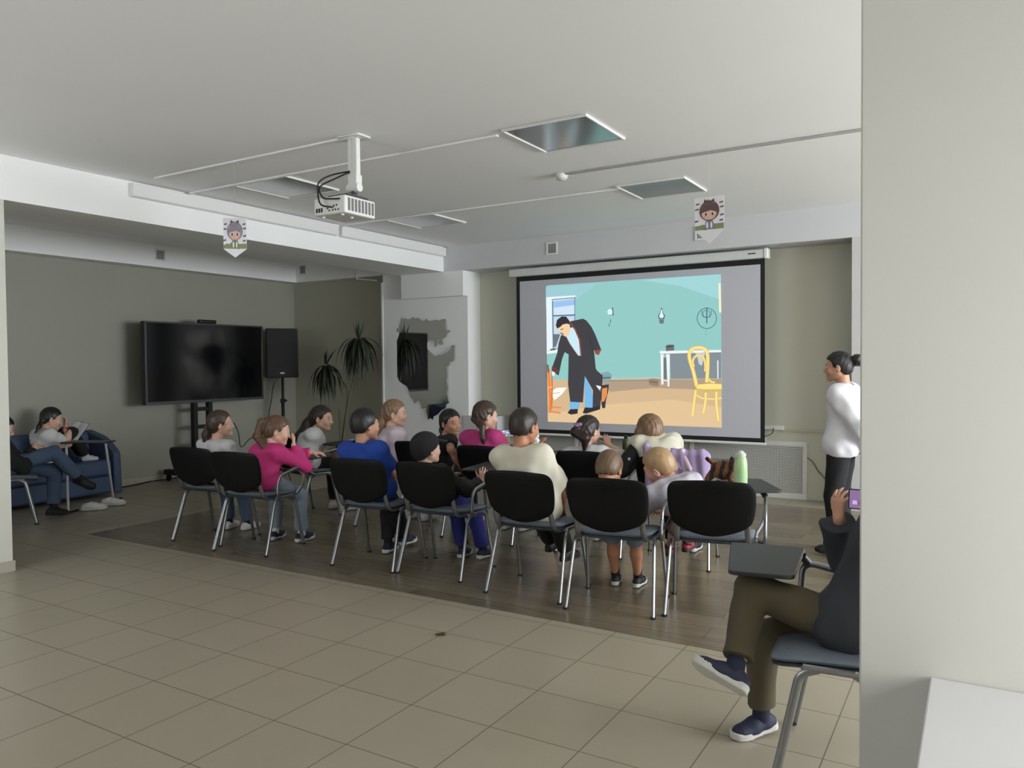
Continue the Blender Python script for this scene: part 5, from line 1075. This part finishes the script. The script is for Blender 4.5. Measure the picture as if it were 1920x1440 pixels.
person('dark-haired girl with a lilac hair tie and ponytail in the front row', seat('f5', -.04, .18), cyaw('f5'), H_, D(-22), D(-4), s=.84, hs=1.0, skin='fair', hair='dark', style='girl', top=(WHITE_T, 't_shirt'), sleeve=.7, bottom=(BLACK_P, 'trousers'), shoes=SH_W, soles=SH_SOLE, group=GRP,
       handR=ony(1140, 834, 5.66), poleR=(.7, -.2, -.5), dirs={1: (np.array([-.3, .3, .8]), np.array([-.4, .7, 0.]))}, tie=(H_+Rz(D(-18)) @ np.array([-.01, -.115, .04]), cloth('lilac_tie', (168, 130, 178))),
       tails=[dict(pts=tail(H_+Rz(D(-18)) @ np.array([-.01, -.10, .035]), H_+Rz(D(-18)) @ np.array([-.02, -.135, -.01]), ony(1097, 822, H_[1]-.13), ony(1096, 842, H_[1]-.13)), r=[.03, .036, .040, .016])])
H_ = headc('f6', 1217, 806, -.27)
g15 = person('child with a brown bob in a pale top, turned to the left under the screen', seat('f6', -.02, .22), cyaw('f6'), H_, D(52), D(-8), s=.84, hs=1.02, neck=ony(1226, 824, H_[1]-.02), twist=D(24), skin='fair', hair='light', style='girl', hair_t=.018, top=(cloth('cream_hooded_top', (206, 202, 184)), 'hooded_top'), sleeve=.12, loose=.012, bottom=(BLACK_P, 'trousers'), shoes=SH_BLACK, soles=SH_SOLE, group=GRP,
       handL=ony(1196, 868, 5.7), tails=[dict(pts=tail(H_+np.array([-.05, -.05, -.02]), H_+np.array([-.05, -.055, -.075])), r=[.05, .03], k=.03), dict(pts=tail(H_+np.array([.05, -.05, -.02]), H_+np.array([.055, -.05, -.075])), r=[.05, .03], k=.03)])
C = SDF(); a_ = g15['arm'][-1]; C.cone(g15['sh'][-1], a_[0], .064, .058, .02); C.cone(a_[0], a_[1], .058, .045, .02); sl = mesh_obj('black_sleeve', C.mesh(.006, folds(.003, 3)), cloth('black_sleeve', (26, 27, 30)), g15['root'], g15['Minv']); sl['label'] = 'black sleeve with a small white star'
st = MB(); ce_ = ony(1196, 843, 5.30); mid_ = (g15['sh'][-1]*.45+a_[0]*.55); toC = _n(CP-mid_); ce_ = mid_+toC*.064
sr = _n(np.cross(np.array([0, 0, 1.0]), toC)); su = np.cross(toC, sr)
spt = [tuple(g15['Minv'] @ Vector(ce_+toC*.002+(sr*math.cos(PI/2+k*PI/5)+su*math.sin(PI/2+k*PI/5))*(.016 if k % 2 == 0 else .006))) for k in range(10)]; st.add(spt, [list(range(10))]); obj('star_print', st, mat('print_white', (220, 220, 220), .6), sl)
# ------------------------------------------------------------------ others
H_ = ony(1571, 686, 6.25)
RHp = Rz(D(86))
g16 = person('woman standing at the right in a white sweatshirt, dark hair in a bun', np.array([-.87, 6.27, .84]), D(86), H_, D(4), D(-4), s=.96, hs=.94, neck=ony(1583, 728, 6.25), skin='mid', hair='black', style='girl', hair_t=.011, top=(WSHIRT, 'sweatshirt'), sleeve=1.95, loose=.019, hem=.08,
       bottom=(BLACK_P, 'trousers'), leg_end=.9, shoes=SH_BLACK, soles=SH_BLACK, footL=np.array([-.90, 6.17, .078]), footR=np.array([-.88, 6.37, .078]), kpL=(-1, 0, 0), kpR=(-1, 0, 0), handL=np.array([-.70, 6.24, .84]), handR=np.array([-.70, 6.33, .84]), poleL=(.3, -1, 0), poleR=(.3, 1, 0), h=.0068,
       tails=[dict(pts=tail(H_+RHp @ np.array([0, -.085, .02]), H_+RHp @ np.array([0, -.125, .04])), r=[.03, .03], k=.02), dict(pts=tail(H_+RHp @ np.array([0, -.135, .045]), H_+RHp @ np.array([0, -.142, .035])), r=[.042, .040], k=.01)])
# person at the right edge taking a picture
wr = ony(1573, 972, 3.04)
g17 = person('person with crossed legs in olive trousers filming with a phone at the right edge', np.array([-.385, 2.985, .535]), D(90), np.array([-.20, 3.0, 1.10]), D(-8), D(0), s=.86, hs=.98, neck=np.array([-.25, 3.0, .94]), skin='mid', hair='black', style='boy', top=(NAVY_J, 'jacket'), sleeve=1.93, loose=.02, hem=.14, h=.0052,
       bottom=(OLIVE_P, 'trousers'), leg_end=.84, shoes=SH_NAVY, soles=SH_SOLE, socks=SOCK_N, footR=np.array([-.728, 3.08, .064]), toeR=(-.62, -.78, -.10), kpR=(-.6, -.1, 1), footL=np.array([-.735, 2.72, .37]), toeL=(-.90, -.02, .34), kpL=(-.185, .10, .12),
       handR=wr, poleR=(-.2, .4, -.9), dirs={1: (np.array([-.05, .06, 1.0]), np.array([.62, .72, 0.0])), -1: (np.array([-.5, .2, .85]), np.array([.3, 1, 0.]))}, handL=np.array([-.26, 3.05, .87]), poleL=(.2, -.6, -.7), curls={1: [.35, .42, .5, .62]})
# girl reading on the sofa
H_ = onx(97, 784, -8.62)
g1 = person('girl in a white T-shirt reading on the blue sofa with her feet up', np.array([-8.63, 4.54, .50]), D(-8), H_, D(-14), D(-16), s=.85, hs=1.0, skin='fair', hair='black', style='girl', top=(WHITE_T, 't_shirt'), sleeve=.7, loose=.008, bottom=(BLACK_P, 'trousers'), leg_end=.9, socks=SOCK_W,
       footL=np.array([-8.68, 4.98, .475]), footR=np.array([-8.55, 4.94, .475]), handR=H_+np.array([.02, .13, -.10]), handL=np.array([-8.68, 4.78, .74]), poleR=(.3, .3, -.9), dirs={1: (np.array([-.1, .1, 1.0]), np.array([0, -1.0, .2]))},
       tails=[dict(pts=tail(H_+np.array([0, -.10, -.01]), H_+np.array([.03, -.15, -.08]), H_+np.array([.05, -.20, -.14])), r=[.024, .022, .008])])
# person in jeans half hidden by the column
H_ = onx(4, 802, -7.95)
g2 = person('person in jeans and black shoes, legs crossed, half hidden by the left column', np.array([-7.88, 3.80, .54]), D(-26), H_, D(0), D(-20), s=.95, hs=1.0, neck=H_+np.array([0, -.02, -.14]), skin='fair', hair='black', style='girl', top=(BLACK_T, 'black_top'), sleeve=1.9, loose=.01, bottom=(DJEANS, 'jeans'), leg_end=.86, shoes=SH_BLACK, soles=SH_BLACK, socks=SOCK_B,
       footL=np.array([-7.74, 4.14, .085]), toeL=(.80, .45, 0), footR=np.array([-7.60, 4.33, .36]), toeR=(.75, .55, -.38), kpR=(.4, .5, 1.0), kpL=(.3, .6, 1), handR=np.array([-7.76, 3.98, .70]), handL=np.array([-7.82, 4.02, .715]), dirs={1: (np.array([-.5, .7, -.3]), np.array([0, 0, -1.0])), -1: (np.array([.6, .6, -.3]), np.array([0, 0, -1.0]))})

# ================================================================== THINGS HELD, LAID AND HUNG
def frame_at(c, d, n):      # local axes: x = d, z = n
    d = _n(d); n = _n(np.asarray(n, float)-d*(np.asarray(n, float) @ d)); y = np.cross(n, d); M = Matrix(((d[0], y[0], n[0], c[0]), (d[1], y[1], n[1], c[1]), (d[2], y[2], n[2], c[2]), (0, 0, 0, 1))); return M
def phone(c, d, n, label, colors, w=.145, hh=.07):
    t = thing('phone', label, 'phone', (0, 0, 0)); t.matrix_world = frame_at(c, d, n)
    mb = MB(); mb.prism(rpoly([(-w/2, -hh/2), (w/2, -hh/2), (w/2, hh/2), (-w/2, hh/2)], .008, 4), (-.004, .004), lambda u, v, q: (u, v, q)); obj('body', mb, BLACK_PL, t, bevel=.0015)
    mb = MB(); ms = []; r = random.Random(5)
    m0 = light_mat('display_%d_%d_%d' % colors[0], colors[0]); ms.append(m0); mb.add([(-w/2+.004, -hh/2+.004, .0043), (w/2-.004, -hh/2+.004, .0043), (w/2-.004, hh/2-.004, .0043), (-w/2+.004, hh/2-.004, .0043)], [(0, 1, 2, 3)])
    for k in range(9):
        cc = colors[1+k % (len(colors)-1)]; m = light_mat('display_%d_%d_%d' % cc, cc)
        if m not in ms: ms.append(m)
        mb.cur = ms.index(m); x = r.uniform(-w/2+.012, w/2-.035); y = r.uniform(-hh/2+.008, hh/2-.02); a, b = r.uniform(.012, .028), r.uniform(.006, .014); z = .00445+.00004*k
        mb.add([(x, y, z), (x+a, y, z), (x+a*.9, y+b, z), (x+a*.1, y+b*1.1, z)], [(0, 1, 2, 3)])
    obj('display', mb, ms, t); return t
pc_ = ony(949, 813, 5.70); phone(pc_, np.array([.95, .3, 0.05]), _n(CP-pc_)+np.array([-.25, 0, .45]), 'phone with a bright screen held by the girl in pink with the braid', [(150, 156, 176), (226, 228, 234), (60, 66, 110), (200, 206, 220), (90, 84, 130)])
p7 = ony(1631, 938, 3.0); phone(p7, np.array([1, .12, -.03]), np.array([.1, -1, .05]), 'phone with a lilac picture on its screen held up at the right edge', [(136, 108, 150), (196, 172, 220), (84, 64, 92), (228, 206, 246), (110, 84, 120)], w=.14, hh=.072)
# lilac jacket over a chair back
c = chs['f6']; a = float(c.rotation_euler[2]); Rj = Rz(a)
def cl(x, y, z): return np.array([c.location[0], c.location[1], 0])+Rj @ np.array([x, y, z])
C = SDF()
for x in np.linspace(-.13, .24, 13):
    C.cone(cl(x, -.09, .815), cl(x, -.115, .55-.03*math.sin(x*20)), .034, .030, .03); C.cone(cl(x, -.08, .825), cl(x, .0, .80), .030, .028, .03)
C.cone(cl(.24, -.08, .81), cl(.27, -.10, .52), .04, .045, .03); C.cone(cl(-.13, -.085, .81), cl(-.16, -.05, .86), .035, .03, .03)
V = C.mesh(.006, lambda X, Y, Z: .003*np.sin(95*((X-c.location[0])*math.cos(a)+(Y-c.location[1])*math.sin(a))+1.5*np.sin(9*Z))+.0025*np.sin(17*Z+30*X))
jk = mesh_obj('jacket', V, LILAC, None); tag(jk, 'lilac fleece jacket draped over the chair back under the right end of the screen', 'jacket')
C = SDF()
for x in np.linspace(-.10, .10, 5): C.cone(cl(x, -.10, .845), cl(x*1.1+.05, -.125, .735), .022, .02, .03)
pk = mesh_obj('scarf', C.mesh(.006, lambda X, Y, Z: .004*np.sin(60*X+25*Z)), PALEP, None); tag(pk, 'pale pink garment lying over the top of the lilac jacket', 'garment')
# tumbler, bottle, toy and white slip on the tablets
def tab_top(k, x, y): 
    q = chs[k]; p = Rz(q.rotation_euler[2]) @ np.array([x, y, 0]); return (float(q.location[0]+p[0]), float(q.location[1]+p[1]), .003+.693)
bp_ = onz(1389, 912, .697)
t = thing('drink_bottle', 'tall pale green drink bottle standing at the right end of the back row', 'bottle', tuple(map(float, bp_)))
mb = MB(); mb.lathe([(.034, 0), (.039, .004), (.041, .06), (.039, .14), (.034, .175), (.028, .185)], n=28); obj('body', mb, mat('green_bottle', (158, 192, 138), .25, var=.15, scale=14), t)
mb = MB(); mb.lathe([(.029, .184), (.031, .19), (.031, .202), (.018, .212), (.014, .22)], n=24); obj('lid', mb, mat('bottle_lid', (196, 204, 190), .35), t)
b2 = ony(1174, 836, 5.95); t = thing('juice_bottle', 'dark green drink bottle before the radiator cover, beside the girl with the hair tie', 'bottle', (float(b2[0]), float(b2[1]), .70))
TBX = float(b2[0]); TBY = float(b2[1])
mb = MB(); mb.lathe([(.03, 0), (.032, .01), (.032, .10), (.027, .125), (.016, .14)], n=24); obj('body', mb, mat('dark_green_bottle', (84, 92, 52), .3, var=.4, scale=30), t)
mb = MB(); mb.lathe([(.016, .139), (.017, .145), (.017, .16), (.01, .163)], n=20); obj('cap', mb, BLACK_PL, t)
tp = tab_top('c7', .035, .70); t = thing('plush_toy', 'crouching brown striped plush toy beside the green bottle', 'toy', (float(tp[0]), float(tp[1]), float(tp[2])+.002))
C = SDF(); C.ell((0, 0, .065), (.085, .06, .062), None, .02); C.ball((.07, -.02, .10), .045, .02); C.cone((-.06, -.03, .05), (-.09, -.05, .01), .028, .022, .02); C.cone((.06, -.04, .05), (.07, -.07, .01), .026, .022, .02); C.cone((-.05, .04, .08), (-.12, .03, .13), .018, .012, .02); C.ball((.055, -.01, .145), .014, .01); C.ball((.09, -.005, .142), .014, .01)
stripe = bpy.data.materials.new('striped_plush'); stripe.use_nodes = True; nt = stripe.node_tree; b = nt.nodes['Principled BSDF']; b.inputs['Roughness'].default_value = .9
tc = nt.nodes.new('ShaderNodeTexCoord'); wv = nt.nodes.new('ShaderNodeTexWave'); wv.inputs['Scale'].default_value = 5; wv.inputs['Distortion'].default_value = 6; wv.inputs['Detail'].default_value = 2; nt.links.new(tc.outputs['Object'], wv.inputs[0])
cr = nt.nodes.new('ShaderNodeValToRGB'); cr.color_ramp.elements[0].color = rgb((48, 32, 24)); cr.color_ramp.elements[0].position = .35; cr.color_ramp.elements[1].color = rgb((118, 80, 54)); cr.color_ramp.elements[1].position = .6; nt.links.new(wv.outputs[0], cr.inputs[0]); nt.links.new(cr.outputs[0], b.inputs['Base Color'])
V, Fq = C.mesh(.004, lambda X, Y, Z: .002*np.sin(200*X)*np.sin(210*Z)); mesh_obj('body', (V, Fq), stripe, t)
for sd in (.058, .092):
    mb = MB(); mb.lathe([(.001, -.005), (.0045, -.003), (.0045, .003), (.001, .005)], c=(sd, -.06, .108), n=10); obj('eye', mb, BLACK_PL, t)
# phone on the tablet edge in front of the toy, notebook of the long-haired girl
nb_ = tab_top('f1', .16, .70)
t = thing('notebook', 'open white notebook on the tablet of the long-haired girl in white', 'notebook', (float(nb_[0]), float(nb_[1]), .7), .4)
for sd in (-1, 1):
    mb = MB(); mb.prism([(sd*.002, 0), (sd*.05, .012), (sd*.10, .006), (sd*.10, .0), (sd*.002, -.002)], (-.07, .07), lambda u, v, q: (u, q, v)); obj('page', mb, mat('paper_white', (206, 206, 204), .8), t)
# white cloth in front of the boy's chin
wc = ony(1003, 826, float(g11['head'][1])+.14)
C = SDF(); C.ball(wc, .028, .02); C.ball(wc+np.array([.006, .0, .035]), .022, .02); C.ball(wc+np.array([-.004, .0, -.034]), .022, .02)
cw = mesh_obj('tissue', C.mesh(.004, lambda X, Y, Z: .004*np.sin(160*X+60*Z)*np.sin(140*Z)), WHITE_T, None); tag(cw, 'crumpled white tissue held by the chin of the boy in the cream T-shirt', 'tissue')
# book on the reading girl's knees
bk = onx(141, 809, -8.52); t = thing('book', 'open book with white pages propped on the knees of the girl on the sofa', 'book', tuple(map(float, bk))); t.matrix_world = frame_at(bk, np.array([0, .62, .78]), np.array([.25, -.78, .62]))
mb = MB(); mb.box((-.13, -.11, -.006), (.13, .11, -.001)); obj('cover', mb, mat('book_cover', (70, 88, 120), .6), t, bevel=.002)
for sd in (-1, 1):
    mb = MB(); mb.prism([(0, 0), (sd*.05, .012), (sd*.105, .006), (sd*.105, 0)], (-.12, .12), lambda u, v, q: (q, u, v)); obj('page', mb, mat('paper_white', (206, 206, 204), .8), t)
# sneakers left on the floor by the sofa
for (x, y, tx, lb) in ((176, 957, .25, 'white sneaker on the floor by the sofa, nearer one of the pair'), (212, 948, .1, 'white sneaker on the floor by the table leg, farther one of the pair')):
    p = onz(x, y); yaw_ = D(-50)+tx; t_ = Rz(yaw_) @ np.array([0, 1.0, 0]); A = np.array([p[0], p[1], .068])-t_*.04
    so = shoe(None, None, A, t_, np.array([0, 0, 1.0]), .98, SH_W, SH_SOLE, 'sneaker'); tag(so, lb, 'shoe', 'pair of white sneakers')
    C = SDF(); C.ell(A+np.array([0, 0, .016])-t_*.012, (.024, .036, .009), Rz(yaw_), 0); mesh_obj('lining', C.mesh(.003), mat('shoe_lining', (70, 70, 72), .9), so)
# power strip and leads at the right end of the screen
ps = ony(1452, 802, YN-.02); t = thing('power_strip', 'white power strip with a black plug at the right edge of the screen', 'power strip', (float(ps[0]), YN, float(ps[2])))
mb = MB(); mb.box((-.12, -.035, -.022), (.10, -.001, .022)); obj('body', mb, PLASTIC_W, t, bevel=.006)
mb = MB(); mb.box((-.15, -.085, .0), (-.10, -.036, .05)); obj('plug', mb, BLACK_PL, t, bevel=.006)
mb = MB(); mb.tube(spline([(-.12, -.07, .0), (-.13, -.09, -.06), (-.09, -.08, -.09), (-.02, -.06, -.06), (.0, -.045, .0)], 8), .004, 7); obj('lead', mb, CABLE_B, t)
a0, a1 = ony(1466, 806, YN), ony(1560, 812, YN)
mb = MB(); mb.box((float(a0[0]), YN-.018, float(a0[2])-.012), (float(a1[0])+.12, YN-.0005, float(a0[2])+.012)); tag(obj('wall_conduit', mb, mat('cream_conduit', (188, 184, 164), .5)), 'cream cable conduit along the wall between the screen and the standing woman', 'conduit')
cable([tuple(ony(1512, 857, YN-.012)), tuple(ony(1524, 866, YN-.012)), tuple(ony(1534, 882, YN-.012)), tuple(ony(1548, 898, YN-.012)), tuple(ony(1560, 912, YN-.012))], .006, 'grey lead hanging on the wall between the radiator cover and the standing woman', mat('grey_lead', (120, 120, 112), .6))
mb = MB(); c1 = onz(826, 1192, .0); C = SDF(); C.cone(c1+np.array([-.02, -.01, .008]), c1+np.array([.02, .012, .012]), .006, .009, .005); C.cone(c1+np.array([.012, .01, .012]), c1+np.array([.026, .0, .02]), .006, .003, .005)
cr_ = mesh_obj('crumpled_scrap', C.mesh(.003), mat('scrap_brown', (86, 70, 52), .8), None); tag(cr_, 'tiny brown scrap lying on the floor tiles in the foreground', 'scrap')
